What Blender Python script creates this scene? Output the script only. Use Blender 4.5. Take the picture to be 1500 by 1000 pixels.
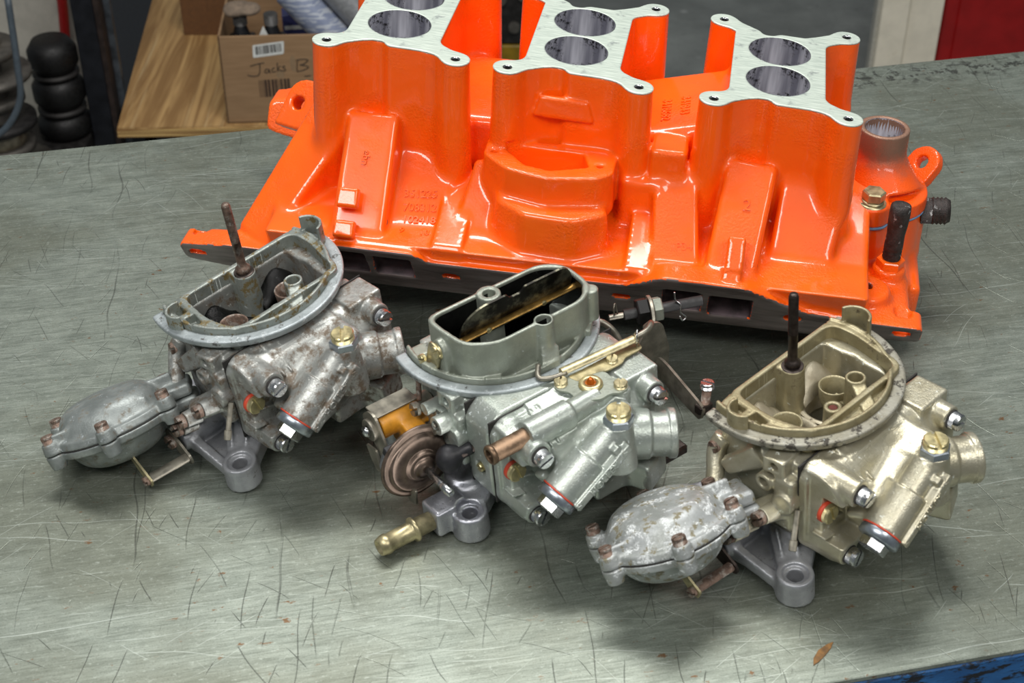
import bpy, math, random
import numpy as np
from mathutils import Matrix, Vector
random.seed(7); rng = np.random.default_rng(7)
S = 0.01                                   # all lengths below are in centimetres
for o in list(bpy.data.objects): bpy.data.objects.remove(o)
scene = bpy.context.scene
COL = scene.collection

# ------------------------------------------------------------------ camera, world, lights, exposure
TH = math.radians(36); HC = 66.1
cam_d = bpy.data.cameras.new('camera'); cam = bpy.data.objects.new('camera', cam_d); COL.objects.link(cam)
cam_d.sensor_width = 36; cam_d.lens = 36 * 2250 / 1500; cam_d.clip_start = 0.02; cam_d.clip_end = 60
cam.location = (0, -HC / math.tan(TH) * S, HC * S)
cam.rotation_euler = (math.pi / 2 - TH, 0, 0)
scene.camera = cam
cam_d.dof.use_dof = True; cam_d.dof.focus_distance = 1.10; cam_d.dof.aperture_fstop = 16

world = bpy.data.worlds.new('shop_air'); scene.world = world; world.use_nodes = True
bg = world.node_tree.nodes['Background']; bg.inputs[0].default_value = (0.86, 0.95, 1.0, 1); bg.inputs[1].default_value = 0.16

def area(name, loc, target, sx, sy, power, col=(1, 1, 1)):
    l = bpy.data.lights.new(name, 'AREA'); l.shape = 'RECTANGLE'; l.size = sx * S; l.size_y = sy * S; l.energy = power; l.color = col
    o = bpy.data.objects.new(name, l); COL.objects.link(o); o.location = Vector(loc) * S
    o.rotation_euler = (Vector(target) - Vector(loc)).to_track_quat('-Z', 'Y').to_euler()
    return o
# the shop's ceiling fixtures, about 2.5 m above the floor and outside the picture
area('ceiling_light_over_bench_offscreen', (-5, 45, 160), (-5, 45, 0), 120, 30, 26, (1.0, 0.98, 0.95))
area('ceiling_light_front_left_offscreen', (-85, -120, 160), (-60, -85, 0), 120, 40, 24, (1.0, 0.98, 0.95))
area('ceiling_light_front_right_offscreen', (85, -120, 160), (60, -85, 0), 120, 40, 17, (1.0, 0.97, 0.93))
vs = scene.view_settings
vs.view_transform = 'Standard'; vs.look = 'None'; vs.gamma = 1; vs.use_curve_mapping = False; vs.exposure = 0.0

# ------------------------------------------------------------------ node material helpers
class NT:
    def __init__(self, name):
        self.m = bpy.data.materials.new(name); self.m.use_nodes = True
        self.t = self.m.node_tree; self.n = self.t.nodes; self.l = self.t.links
        self.b = self.n['Principled BSDF']
        tc = self.n.new('ShaderNodeTexCoord')
        mp = self.n.new('ShaderNodeMapping'); mp.inputs['Scale'].default_value = (100, 100, 100)
        self.l.new(tc.outputs['Object'], mp.inputs['Vector']); self.co = mp.outputs[0]     # centimetres in object space
    def put(self, sock, v):
        if hasattr(v, 'is_linked') or isinstance(v, bpy.types.NodeSocket): self.l.new(v, sock)
        elif isinstance(v, (tuple, list)): sock.default_value = (*v, 1) if len(v) == 3 and sock.type == 'RGBA' else v
        else: sock.default_value = v
    def map(self, sc=(1, 1, 1), rot=(0, 0, 0), loc=(0, 0, 0), co=None):
        m = self.n.new('ShaderNodeMapping'); m.inputs['Scale'].default_value = sc; m.inputs['Rotation'].default_value = rot; m.inputs['Location'].default_value = loc
        self.l.new(co or self.co, m.inputs['Vector']); return m.outputs[0]
    def noise(self, scale, detail=3, rough=0.55, co=None, dist=0):
        t = self.n.new('ShaderNodeTexNoise'); t.inputs['Scale'].default_value = scale; t.inputs['Detail'].default_value = detail
        t.inputs['Roughness'].default_value = rough; t.inputs['Distortion'].default_value = dist
        self.l.new(co or self.co, t.inputs['Vector']); return t.outputs['Fac']
    def voro(self, scale, feat='DISTANCE_TO_EDGE', co=None, rand=1):
        t = self.n.new('ShaderNodeTexVoronoi'); t.feature = feat; t.inputs['Scale'].default_value = scale; t.inputs['Randomness'].default_value = rand
        self.l.new(co or self.co, t.inputs['Vector']); return t.outputs['Distance']
    def ramp(self, fac, a, b, lo=0.0, hi=1.0):
        r = self.n.new('ShaderNodeMapRange'); r.interpolation_type = 'SMOOTHSTEP'
        r.inputs[1].default_value = a; r.inputs[2].default_value = b; r.inputs[3].default_value = lo; r.inputs[4].default_value = hi
        self.l.new(fac, r.inputs[0]); return r.outputs[0]
    def math(self, op, a, b=0.0):
        m = self.n.new('ShaderNodeMath'); m.operation = op; m.use_clamp = False
        self.put(m.inputs[0], a); self.put(m.inputs[1], b); return m.outputs[0]
    def mix(self, fac, a, b):
        m = self.n.new('ShaderNodeMix'); m.data_type = 'RGBA'; self.put(m.inputs[0], fac)
        self.put(m.inputs[6], a); self.put(m.inputs[7], b); return m.outputs[2]
    def bump(self, h, dist=0.02, strength=1.0):
        b = self.n.new('ShaderNodeBump'); b.inputs['Distance'].default_value = dist * S; b.inputs['Strength'].default_value = strength
        self.put(b.inputs['Height'], h); self.l.new(b.outputs[0], self.b.inputs['Normal'])
    def set(self, color=None, metal=None, rough=None, spec=None, coat=None, coat_r=None, trans=None):
        for k, v in (('Base Color', color), ('Metallic', metal), ('Roughness', rough), ('Specular IOR Level', spec), ('Coat Weight', coat), ('Coat Roughness', coat_r), ('Transmission Weight', trans)):
            if v is not None: self.put(self.b.inputs[k], v)
        return self.m
    def sep(self, co=None):
        s = self.n.new('ShaderNodeSeparateXYZ'); self.l.new(co or self.co, s.inputs[0]); return s.outputs

def srgb(r, g, b):
    f = lambda c: (c / 255 / 12.92) if c / 255 <= 0.04045 else ((c / 255 + 0.055) / 1.055) ** 2.4
    return (f(r), f(g), f(b))
def plain(name, rgb, metal=0.0, rough=0.5, var=0.25, vs_=1.5, bump=0.0, coat=0.0, dirt=None, dirt_at=(0.55, 0.7)):
    t = NT(name); c = srgb(*rgb); n = t.noise(vs_, 4)
    col = t.mix(t.ramp(n, 0.3, 0.7), tuple(x * (1 - var) for x in c), tuple(min(1, x * (1 + var)) for x in c))
    if dirt: col = t.mix(t.ramp(t.noise(vs_ * 0.7, 5, 0.65, co=t.map(loc=(7, 3, 1))), *dirt_at), col, srgb(*dirt))
    if bump: t.bump(t.noise(vs_ * 6, 3), bump)
    return t.set(col, metal, t.ramp(n, 0.3, 0.7, rough * 0.85, min(1, rough * 1.15)), coat=coat)
def zinc(name, c_base, c_alt, c_dirt, c_white, dirt=(0.5, 0.66), white=(0.63, 0.7), rough=0.42, metal=0.75, wscale=2.2):
    t = NT(name)
    n1 = t.noise(0.55, 5, 0.6); n2 = t.noise(1.3, 5, 0.7, co=t.map(loc=(11, 5, 3))); n3 = t.noise(wscale, 4, 0.7, co=t.map(loc=(3, 17, 9)), dist=0.6); n4 = t.noise(9, 3, 0.6)
    col = t.mix(t.ramp(n1, 0.35, 0.65), srgb(*c_base), srgb(*c_alt))
    dm = t.ramp(n2, *dirt); col = t.mix(dm, col, srgb(*c_dirt))
    wm = t.math('MULTIPLY', t.ramp(n3, *white), t.ramp(n4, 0.35, 0.6)); col = t.mix(wm, col, srgb(*c_white))
    met = t.math('MULTIPLY', t.math('SUBTRACT', 1.0, t.math('MAXIMUM', t.math('MULTIPLY', dm, 0.6), wm)), metal)
    r = t.math('ADD', t.ramp(n4, 0.3, 0.7, rough - 0.07, rough + 0.07), t.math('MULTIPLY', t.math('MAXIMUM', dm, wm), 0.22))
    t.bump(t.math('ADD', t.math('MULTIPLY', n4, 0.6), t.math('MULTIPLY', n3, 0.4)), 0.025)
    return t.set(col, met, r)

M = {}
# glossy engine enamel over a cast skin
t = NT('orange_enamel')
fine = t.noise(5.5, 3, 0.6); patch = t.ramp(t.noise(0.28, 2), 0.45, 0.62); fleck = t.ramp(t.voro(3.2, 'F1', rand=1), 0.0, 0.12, 1, 0)
h = t.math('ADD', t.math('MULTIPLY', fine, t.math('ADD', t.math('MULTIPLY', patch, 0.9), 0.12)), t.math('MULTIPLY', fleck, 0.25))
t.bump(h, 0.085)
n = t.noise(0.35, 3)
M['orange'] = t.set(t.mix(n, srgb(250, 88, 4), srgb(255, 106, 8)), 0.0, 0.38, spec=0.3, coat=0.9, coat_r=0.085)
M['orange_letter'] = plain('orange_enamel_letters', (250, 98, 8), 0, 0.5, 0.08)
# milled aluminium of the carburettor pads
t = NT('milled_aluminium')
st = t.noise(1.0, 4, 0.6, co=t.map((0.6, 9, 1))); bl = t.noise(0.7, 5, 0.65)
col = t.mix(t.ramp(st, 0.3, 0.7), srgb(176, 188, 178), srgb(214, 224, 212)); col = t.mix(t.ramp(bl, 0.56, 0.72, 0, 0.7), col, srgb(120, 126, 128))
col = t.mix(t.math('MULTIPLY', t.ramp(t.noise(1.1, 4, 0.7, co=t.map(loc=(4, 9, 2))), 0.68, 0.74), 0.6), col, srgb(196, 110, 70))
t.bump(st, 0.008); M['milled'] = t.set(col, 0.35, 0.5)
t = NT('bored_aluminium')
sp = t.noise(2.6, 6, 0.75); lg = t.noise(0.5, 3); st = t.noise(0.9, 3, co=t.map((1, 1, 0.12)))
col = t.mix(t.ramp(st, 0.3, 0.7), srgb(120, 120, 132), srgb(222, 222, 230)); col = t.mix(t.math('MULTIPLY', t.ramp(sp, 0.5, 0.56), t.ramp(lg, 0.42, 0.55)), col, srgb(26, 24, 24))
M['bore'] = t.set(col, 0.35, 0.36)
t = NT('sooty_machined_iron')
n1 = t.noise(0.4, 4, co=t.map((0.5, 2, 2))); n2 = t.noise(3, 4, co=t.map((0.3, 4, 4)))
col = t.mix(t.ramp(n1, 0.3, 0.7), srgb(86, 76, 74), srgb(132, 122, 120)); col = t.mix(t.ramp(n2, 0.45, 0.75, 0, 0.6), col, srgb(136, 120, 118))
M['flange'] = t.set(col, 0.35, 0.5)
M['soot'] = plain('sooty_port', (88, 74, 78), 0.2, 0.6, 0.5, 0.8)
M['zinc1'] = zinc('stained_zinc', (150, 152, 148), (172, 174, 170), (106, 94, 80), (198, 200, 194), (0.44, 0.64), (0.58, 0.7), 0.4, 0.6)
M['zinc2'] = zinc('grey_green_zinc', (164, 172, 164), (182, 188, 180), (140, 134, 110), (220, 228, 228), (0.62, 0.78), (0.6, 0.66), 0.37, 0.6, 3.0)
M['zinc3'] = zinc('olive_dichromate_zinc', (176, 170, 146), (192, 188, 168), (136, 126, 100), (214, 218, 210), (0.6, 0.78), (0.62, 0.68), 0.35, 0.65, 1.6)
M['horn1'] = zinc('weathered_horn', (134, 140, 134), (154, 160, 154), (112, 98, 62), (176, 182, 180), (0.52, 0.6), (0.6, 0.7), 0.44, 0.5)
M['horn2'] = zinc('grey_horn', (144, 150, 138), (162, 168, 156), (124, 114, 88), (192, 200, 200), (0.66, 0.76), (0.62, 0.7), 0.4, 0.5)
M['horn3'] = zinc('olive_horn', (146, 136, 104), (164, 156, 126), (96, 86, 66), (186, 186, 174), (0.58, 0.7), (0.64, 0.72), 0.42, 0.5)
M['ring'] = zinc('worn_ring_edge', (146, 154, 156), (170, 178, 180), (84, 84, 82), (200, 206, 208), (0.58, 0.66), (0.56, 0.7), 0.45, 0.45, 1.5)
M['ring3'] = zinc('pitted_ring_edge', (138, 134, 118), (158, 156, 144), (66, 62, 54), (184, 190, 188), (0.52, 0.62), (0.6, 0.7), 0.48, 0.4, 2.5)
M['diaph1'] = zinc('dull_diaphragm_zinc', (124, 130, 128), (150, 156, 154), (112, 106, 94), (182, 190, 196), (0.52, 0.68), (0.62, 0.7), 0.46, 0.45)
M['diaph3'] = zinc('chalky_diaphragm_zinc', (152, 156, 152), (180, 184, 184), (128, 122, 98), (226, 230, 230), (0.52, 0.62), (0.52, 0.62), 0.5, 0.45, 0.9)
M['alu'] = zinc('grey_base_aluminium', (142, 144, 148), (164, 166, 170), (104, 100, 92), (184, 186, 190), (0.6, 0.72), (0.64, 0.74), 0.4, 0.5)
M['alu2'] = zinc('bright_base_aluminium', (160, 162, 170), (182, 184, 190), (120, 112, 104), (208, 208, 212), (0.66, 0.76), (0.62, 0.72), 0.34)
M['steel'] = plain('plated_steel', (196, 198, 200), 1.0, 0.26, 0.15, 2)
M['nut'] = plain('zinc_plated_nut', (170, 178, 186), 0.9, 0.32, 0.15, 2)
M['brass'] = plain('brass', (204, 192, 146), 0.85, 0.36, 0.18, 2)
M['copper'] = plain('bronze_tube', (122, 100, 80), 0.8, 0.42, 0.3, 2.5)
M['goldplate'] = plain('yellow_chromate', (182, 172, 136), 0.8, 0.4, 0.3, 1.5)
M['rust'] = plain('rusty_steel', (122, 102, 90), 0.55, 0.5, 0.35, 3, 0.03, dirt=(158, 152, 144), dirt_at=(0.5, 0.64))
M['darksteel'] = plain('dark_oxide_steel', (74, 66, 62), 0.8, 0.42, 0.3, 3)
M['lever'] = plain('grey_steel_lever', (138, 134, 122), 0.7, 0.4, 0.3, 1.2)
M['black'] = plain('black_grime', (12, 11, 11), 0.1, 0.55, 0.4, 2)
M['rubber'] = plain('black_rubber', (34, 34, 38), 0.0, 0.5, 0.2, 2)
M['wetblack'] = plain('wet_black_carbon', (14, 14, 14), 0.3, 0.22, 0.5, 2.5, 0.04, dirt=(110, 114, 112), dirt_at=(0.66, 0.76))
M['redgasket'] = plain('red_fibre_gasket', (206, 74, 48), 0, 0.5, 0.1)
M['blacksgasket'] = plain('dark_gasket', (40, 38, 36), 0, 0.7, 0.2)
M['yellow'] = plain('amber_plastic', (204, 140, 40), 0, 0.4, 0.25, 0.8)
M['bronzecan'] = plain('bronzed_can', (106, 92, 82), 0.75, 0.36, 0.35, 1.0)
M['whiteshell'] = zinc('pale_venturi_zinc', (186, 176, 152), (208, 200, 178), (70, 58, 46), (220, 216, 204), (0.62, 0.72), (0.7, 0.8), 0.5, 0.5)
M['blackstud'] = plain('charred_stud', (52, 46, 44), 0.3, 0.5, 0.5, 2, 0.05, dirt=(150, 150, 150), dirt_at=(0.6, 0.68))
t = NT('neck_overspray')
z = t.sep()[2]; g = t.math('ADD', z, t.math('MULTIPLY', t.noise(1.2, 4), 1.6)); fine = t.noise(9, 3)
col = t.mix(t.ramp(g, 11.6, 13.6), srgb(250, 90, 5), srgb(150, 118, 100)); t.bump(fine, 0.04)
M['neck'] = t.set(col, t.ramp(g, 11.6, 13.6, 0.0, 0.4), 0.42, spec=0.3, coat=t.ramp(g, 11.6, 13, 0.7, 0.0), coat_r=0.1)
M['bluegasket'] = plain('pale_blue_sealant', (120, 160, 200), 0, 0.5, 0.1)

# ------------------------------------------------------------------ mesh helpers (cm in, metres out)
def link(name, me, mat=None, parent=None):
    o = bpy.data.objects.new(name, me); COL.objects.link(o)
    if mat is not None and me is not None and not me.materials:
        me.materials.append(M[mat] if isinstance(mat, str) else mat)
    if parent: o.parent = parent
    return o
def mesh_np(name, V, F, smooth=True):
    me = bpy.data.meshes.new(name); V = np.asarray(V, np.float32) * S; F = np.asarray(F, np.int32)
    k = F.shape[1]; me.vertices.add(len(V)); me.vertices.foreach_set('co', V.ravel())
    me.loops.add(F.size); me.loops.foreach_set('vertex_index', F.ravel())
    me.polygons.add(len(F)); me.polygons.foreach_set('loop_start', np.arange(0, F.size, k, dtype=np.int32)); me.polygons.foreach_set('loop_total', np.full(len(F), k, np.int32))
    me.polygons.foreach_set('use_smooth', np.full(len(F), smooth, bool))
    me.update(calc_edges=True); me.validate(); return me
def unit(v): v = np.asarray(v, float); return v / np.linalg.norm(v)
def frame_of(axis, up=None):
    w = unit(axis); a = np.array(up if up is not None else ((0, 0, 1) if abs(w[2]) < 0.9 else (1, 0, 0)), float)
    u = unit(a - w * (a @ w)); return u, np.cross(w, u), w
class MB:
    """collects polygons of one part; everything in cm"""
    def __init__(s): s.v = []; s.f = []; s.sm = []
    def add(s, V, F, smooth=True):
        o = len(s.v); s.v += [tuple(map(float, p)) for p in V]; s.f += [tuple(i + o for i in q) for q in F]; s.sm += [smooth] * len(F); return s
    def lathe(s, p0, axis, prof, n=28, smooth=True, cap=True, up=None):
        """prof: list of (radius, distance along axis)"""
        u, v, w = frame_of(axis, up); p0 = np.array(p0, float); V = []; F = []
        for r, d in prof:
            for k in range(n):
                a = 2 * math.pi * k / n; V.append(p0 + w * d + (u * math.cos(a) + v * math.sin(a)) * r)
        for i in range(len(prof) - 1):
            for k in range(n): F.append((i * n + k, i * n + (k + 1) % n, (i + 1) * n + (k + 1) % n, (i + 1) * n + k))
        s.add(V, F, smooth)
        if cap:
            o = len(s.v) - len(V)
            if prof[0][0] > 1e-4: s.f.append(tuple(o + k for k in reversed(range(n)))); s.sm.append(False)
            if prof[-1][0] > 1e-4: s.f.append(tuple(o + (len(prof) - 1) * n + k for k in range(n))); s.sm.append(False)
        return s
    def cyl(s, p0, p1, r, r1=None, n=24, bev=0.04, smooth=True):
        p0 = np.array(p0, float); p1 = np.array(p1, float); L = np.linalg.norm(p1 - p0); r1 = r if r1 is None else r1; b = min(bev, r * 0.3, r1 * 0.3, L * 0.3)
        # duplicated rings keep the chamfers crisp
        return s.lathe(p0, p1 - p0, [(r - b, 0), (r, b), (r, b), (r1, L - b), (r1, L - b), (r1 - b, L)], n, smooth)
    def tube(s, p0, p1, ro, ri, n=28, bev=0.03):
        p0 = np.array(p0, float); p1 = np.array(p1, float); L = np.linalg.norm(p1 - p0)
        return s.lathe(p0, p1 - p0, [(ri, 0), (ro - bev, 0), (ro, bev), (ro, bev), (ro, L - bev), (ro, L - bev), (ro - bev, L), (ri + bev, L), (ri, L - bev), (ri, L - bev), (ri, 0)], n, True, False)
    def hexa(s, p0, p1, r, bev=0.06):
        return s.cyl(p0, p1, r, n=6, bev=bev, smooth=False)
    def box(s, c, h, R=None, bev=0.05):
        R = np.eye(3) if R is None else np.asarray(R); c = np.array(c, float); b = min(bev, min(h) * 0.45); V = []; idx = {}
        for sx in (-1, 1):
            for sy in (-1, 1):
                for sz in (-1, 1):
                    for ax in range(3):
                        p = [h[0] - b, h[1] - b, h[2] - b]; p[ax] = h[ax]
                        idx[(sx, sy, sz, ax)] = len(V); V.append(c + R @ (np.array([sx, sy, sz]) * p))
        F = []
        for ax in range(3):
            i, j = [k for k in range(3) if k != ax]
            for sg in (-1, 1):
                q = []
                for a, bb in ((-1, -1), (1, -1), (1, 1), (-1, 1)):
                    t = [0, 0, 0]; t[ax] = sg; t[i] = a; t[j] = bb; q.append(idx[(*t, ax)])
                F.append(q)
            for a in (-1, 1):
                for bb in (-1, 1):
                    t0 = [0, 0, 0]; t0[ax] = -1; t0[i] = a; t0[j] = bb; t1 = list(t0); t1[ax] = 1
                    F.append([idx[(*t0, i)], idx[(*t1, i)], idx[(*t1, j)], idx[(*t0, j)]])
        for sx in (-1, 1):
            for sy in (-1, 1):
                for sz in (-1, 1): F.append([idx[(sx, sy, sz, k)] for k in range(3)])
        # orient outward
        VV = np.array(V); G = []
        for q in F:
            nn = np.cross(VV[q[1]] - VV[q[0]], VV[q[2]] - VV[q[0]]); m = VV[list(q)].mean(0)
            G.append(q if nn @ (m - c) > 0 else q[::-1])
        return s.add(V, G, False)
    def prism(s, poly, o, u, v, w0, w1, smooth=False):
        o = np.array(o, float); u = np.array(u, float); v = np.array(v, float); w = np.cross(u, v); n = len(poly)
        A = [o + u * a + v * b + w * w0 for a, b in poly]; B = [o + u * a + v * b + w * w1 for a, b in poly]
        ar = sum(poly[i][0] * poly[(i + 1) % n][1] - poly[(i + 1) % n][0] * poly[i][1] for i in range(n))
        F = [(k, (k + 1) % n, n + (k + 1) % n, n + k) for k in range(n)] + [tuple(reversed(range(n))), tuple(range(n, 2 * n))]
        if ar < 0: F = [tuple(reversed(q)) for q in F]
        return s.add(A + B, F, smooth)
    def pipe(s, pts, r, n=12, r1=None):
        pts = [np.array(p, float) for p in pts]; V = []; F = []; N = len(pts); u = None
        for i, p in enumerate(pts):
            d = unit(pts[min(i + 1, N - 1)] - pts[max(i - 1, 0)])
            if u is None: u = frame_of(d)[0]
            u = unit(u - d * (u @ d)); v = np.cross(d, u); rr = r if r1 is None else r + (r1 - r) * i / (N - 1)
            for k in range(n): a = 2 * math.pi * k / n; V.append(p + (u * math.cos(a) + v * math.sin(a)) * rr)
        for i in range(N - 1):
            for k in range(n): F.append((i * n + k, i * n + (k + 1) % n, (i + 1) * n + (k + 1) % n, (i + 1) * n + k))
        F.append(tuple(reversed(range(n)))); F.append(tuple((N - 1) * n + k for k in range(n)))
        return s.add(V, F, True)
    def build(s, name, mat, parent=None, kind=None):
        me = bpy.data.meshes.new(name); me.from_pydata([(a * S, b * S, c * S) for a, b, c in s.v], [], s.f)
        me.polygons.foreach_set('use_smooth', s.sm); me.update()
        o = link(name, me, mat, parent)
        if kind: o['kind'] = kind
        return o
def smooth_path(pts, m=6):
    P = [np.array(p, float) for p in pts]; P = [2 * P[0] - P[1]] + P + [2 * P[-1] - P[-2]]; out = []
    for i in range(1, len(P) - 2):
        for k in range(m):
            t = k / m; a, b, c, d = P[i - 1:i + 3]
            out.append(0.5 * (2 * b + (c - a) * t + (2 * a - 5 * b + 4 * c - d) * t * t + (3 * b - a - 3 * c + d) * t ** 3))
    return out + [P[-2]]
def empty(name, loc=(0, 0, 0), R=None, parent=None):
    o = bpy.data.objects.new(name, None); COL.objects.link(o); o.empty_display_size = 0.02
    mt = Matrix.Identity(4) if R is None else Matrix([list(r) for r in np.asarray(R, float)]).to_4x4()
    mt.translation = Vector([float(x) for x in loc]) * S; o.matrix_world = mt
    if parent: o.parent = parent
    return o
def tag(o, label, cat, group=None, kind=None):
    o['label'] = label; o['category'] = cat
    if group: o['group'] = group
    if kind: o['kind'] = kind
    return o
def Rz(a): a = math.radians(a); c, s = math.cos(a), math.sin(a); return np.array([[c, -s, 0], [s, c, 0], [0, 0, 1]])
def Ry(a): a = math.radians(a); c, s = math.cos(a), math.sin(a); return np.array([[c, 0, s], [0, 1, 0], [-s, 0, c]])
def Rx(a): a = math.radians(a); c, s = math.cos(a), math.sin(a); return np.array([[1, 0, 0], [0, c, -s], [0, s, c]])
def text_part(name, txt, size, depth, o, u, v, mat, parent, align='CENTER'):
    cu = bpy.data.curves.new(name, 'FONT'); cu.body = txt; cu.size = size * S; cu.extrude = depth * S; cu.bevel_depth = 0.015 * S; cu.align_x = align; cu.align_y = 'CENTER'; cu.resolution_u = 3
    tmp = bpy.data.objects.new(name, cu); me = bpy.data.meshes.new_from_object(tmp); bpy.data.objects.remove(tmp); bpy.data.curves.remove(cu)
    u = unit(u); v = np.array(v, float); v = unit(v - u * (u @ v)); w = np.cross(u, v)
    ob = link(name, me, mat, parent); mt = Matrix([list(r) for r in np.stack([u, v, w], 1)]).to_4x4(); mt.translation = Vector([float(x) for x in o]) * S
    ob.matrix_local = mt; return ob

# ------------------------------------------------------------------ signed-distance castings (smooth unions, then surface nets)
class SDF:
    def __init__(s, lo, hi, h):
        s.lo = np.array(lo, float); s.h = h; s.n = [int(math.ceil((b - a) / h)) + 1 for a, b in zip(lo, hi)]
        s.ax = [(s.lo[i] + h * np.arange(s.n[i])).astype(np.float32) for i in range(3)]; s.D = np.full(s.n, 9, np.float32)
    def reg(s, lo, hi, pad):
        sl = []
        for i in range(3):
            a = max(0, int((lo[i] - pad - s.lo[i]) / s.h)); b = min(s.n[i], int((hi[i] + pad - s.lo[i]) / s.h) + 2); sl.append(slice(a, max(a + 1, b)))
        X = s.ax[0][sl[0]][:, None, None]; Y = s.ax[1][sl[1]][None, :, None]; Z = s.ax[2][sl[2]][None, None, :]
        return tuple(sl), X, Y, Z
    def add(s, prim, k=0.3):
        fn, lo, hi = prim; sl, X, Y, Z = s.reg(lo, hi, k + 2 * s.h); d = fn(X, Y, Z); a = s.D[sl]
        if k > 0:
            hh = np.clip(0.5 + 0.5 * (a - d) / k, 0, 1); s.D[sl] = a * (1 - hh) + d * hh - k * hh * (1 - hh)
        else: s.D[sl] = np.minimum(a, d)
        return s
    def cut(s, prim, k=0.1):
        fn, lo, hi = prim; sl, X, Y, Z = s.reg(lo, hi, k + 2 * s.h); d = -fn(X, Y, Z); a = s.D[sl]
        if k > 0:
            hh = np.clip(0.5 - 0.5 * (a - d) / k, 0, 1); s.D[sl] = a * (1 - hh) + d * hh + k * hh * (1 - hh)
        else: s.D[sl] = np.maximum(a, d)
        return s
    def mesh(s, name):
        D = s.D; I = D < 0; n = D.shape
        # close the surface at the grid border
        for ax in range(3):
            q = [slice(None)] * 3
            for e in (0, -1): q[ax] = e; I[tuple(q)] = False; D[tuple(q)] = np.maximum(D[tuple(q)], 1e-3); q[ax] = slice(None)
        c = np.zeros([k - 1 for k in n], np.uint8)
        for a in (0, 1):
            for b in (0, 1):
                for d in (0, 1): c += I[a:n[0] - 1 + a, b:n[1] - 1 + b, d:n[2] - 1 + d]
        act = np.argwhere((c > 0) & (c < 8)); idx = np.full(c.shape, -1, np.int32); idx[tuple(act.T)] = np.arange(len(act))
        P = np.zeros((len(act), 3), np.float32); N = np.zeros(len(act), np.float32)
        offs = [np.array(o) for o in np.ndindex(2, 2, 2)]
        for o in offs:
            for ax in range(3):
                if o[ax]: continue
                e = o.copy(); e[ax] = 1; A = act + o; B = act + e; va = D[tuple(A.T)]; vb = D[tuple(B.T)]; m = (va < 0) != (vb < 0)
                t = np.where(m, va / np.where(m, va - vb, 1), 0); q = np.repeat(o[None].astype(np.float32), len(act), 0); q[:, ax] += t
                P += q * m[:, None]; N += m
        P = P / N[:, None]; V = s.lo + (act + P) * s.h
        F = []
        for ax in range(3):
            b, d = (ax + 1) % 3, (ax + 2) % 3
            s0 = [slice(None)] * 3; s1 = [slice(None)] * 3; s0[ax] = slice(0, n[ax] - 1); s1[ax] = slice(1, n[ax])
            A = I[tuple(s0)]; B = I[tuple(s1)]; E = np.argwhere(A != B); flip = A[tuple(E.T)]
            ok = (E[:, b] > 0) & (E[:, d] > 0) & (E[:, b] < n[b] - 1) & (E[:, d] < n[d] - 1); E = E[ok]; flip = flip[ok]
            qs = []
            for db, dd in ((-1, -1), (0, -1), (0, 0), (-1, 0)):
                G = E.copy(); G[:, b] += db; G[:, d] += dd; qs.append(idx[tuple(G.T)])
            Q = np.stack(qs, 1); Q[~flip] = Q[~flip][:, ::-1]; F.append(Q)
        return mesh_np(name, V, np.concatenate(F))
    def build(s, name, mat, parent=None): return link(name, s.mesh(name), mat, parent)
def _bb(c, R, h):
    e = np.abs(R) @ np.array(h, float); return np.array(c) - e, np.array(c) + e
def _loc(X, Y, Z, c, R):
    x = X - np.float32(c[0]); y = Y - np.float32(c[1]); z = Z - np.float32(c[2]); R = np.asarray(R, np.float32)
    return [x * R[0, i] + y * R[1, i] + z * R[2, i] for i in range(3)]
def sbox(c, h, r=0.1, R=None):
    R = np.eye(3) if R is None else np.asarray(R)
    def fn(X, Y, Z):
        p = _loc(X, Y, Z, c, R); q = [np.abs(a) - np.float32(b - r) for a, b in zip(p, h)]
        return np.sqrt(sum(np.maximum(a, 0) ** 2 for a in q)) + np.minimum(np.maximum(np.maximum(q[0], q[1]), q[2]), 0) - np.float32(r)
    return (fn, *_bb(c, R, h))
def scyl(p0, p1, r0, r1=None, rd=0.06):
    p0 = np.array(p0, float); p1 = np.array(p1, float); r1 = r0 if r1 is None else r1; L = np.linalg.norm(p1 - p0); w = (p1 - p0) / L
    def fn(X, Y, Z):
        x = X - np.float32(p0[0]); y = Y - np.float32(p0[1]); z = Z - np.float32(p0[2])
        t = x * np.float32(w[0]) + y * np.float32(w[1]) + z * np.float32(w[2])
        q = np.sqrt(np.maximum((x - t * np.float32(w[0])) ** 2 + (y - t * np.float32(w[1])) ** 2 + (z - t * np.float32(w[2])) ** 2, 0))
        rr = np.float32(r0) + np.clip(t / np.float32(L), 0, 1) * np.float32(r1 - r0)
        a = q - rr + np.float32(rd); b = np.abs(t - np.float32(L / 2)) - np.float32(L / 2 - rd)
        return np.minimum(np.maximum(a, b), 0) + np.sqrt(np.maximum(a, 0) ** 2 + np.maximum(b, 0) ** 2) - np.float32(rd)
    m = max(r0, r1); e = m * np.sqrt(np.maximum(0, 1 - w ** 2)); return fn, np.minimum(p0, p1) - e, np.maximum(p0, p1) + e
def sell(c, a):
    c = np.array(c, float); a = np.array(a, float)
    def fn(X, Y, Z):
        k = np.sqrt(((X - np.float32(c[0])) / np.float32(a[0])) ** 2 + ((Y - np.float32(c[1])) / np.float32(a[1])) ** 2 + ((Z - np.float32(c[2])) / np.float32(a[2])) ** 2)
        return (k - 1) * np.float32(a.min())
    return fn, c - a, c + a
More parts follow.
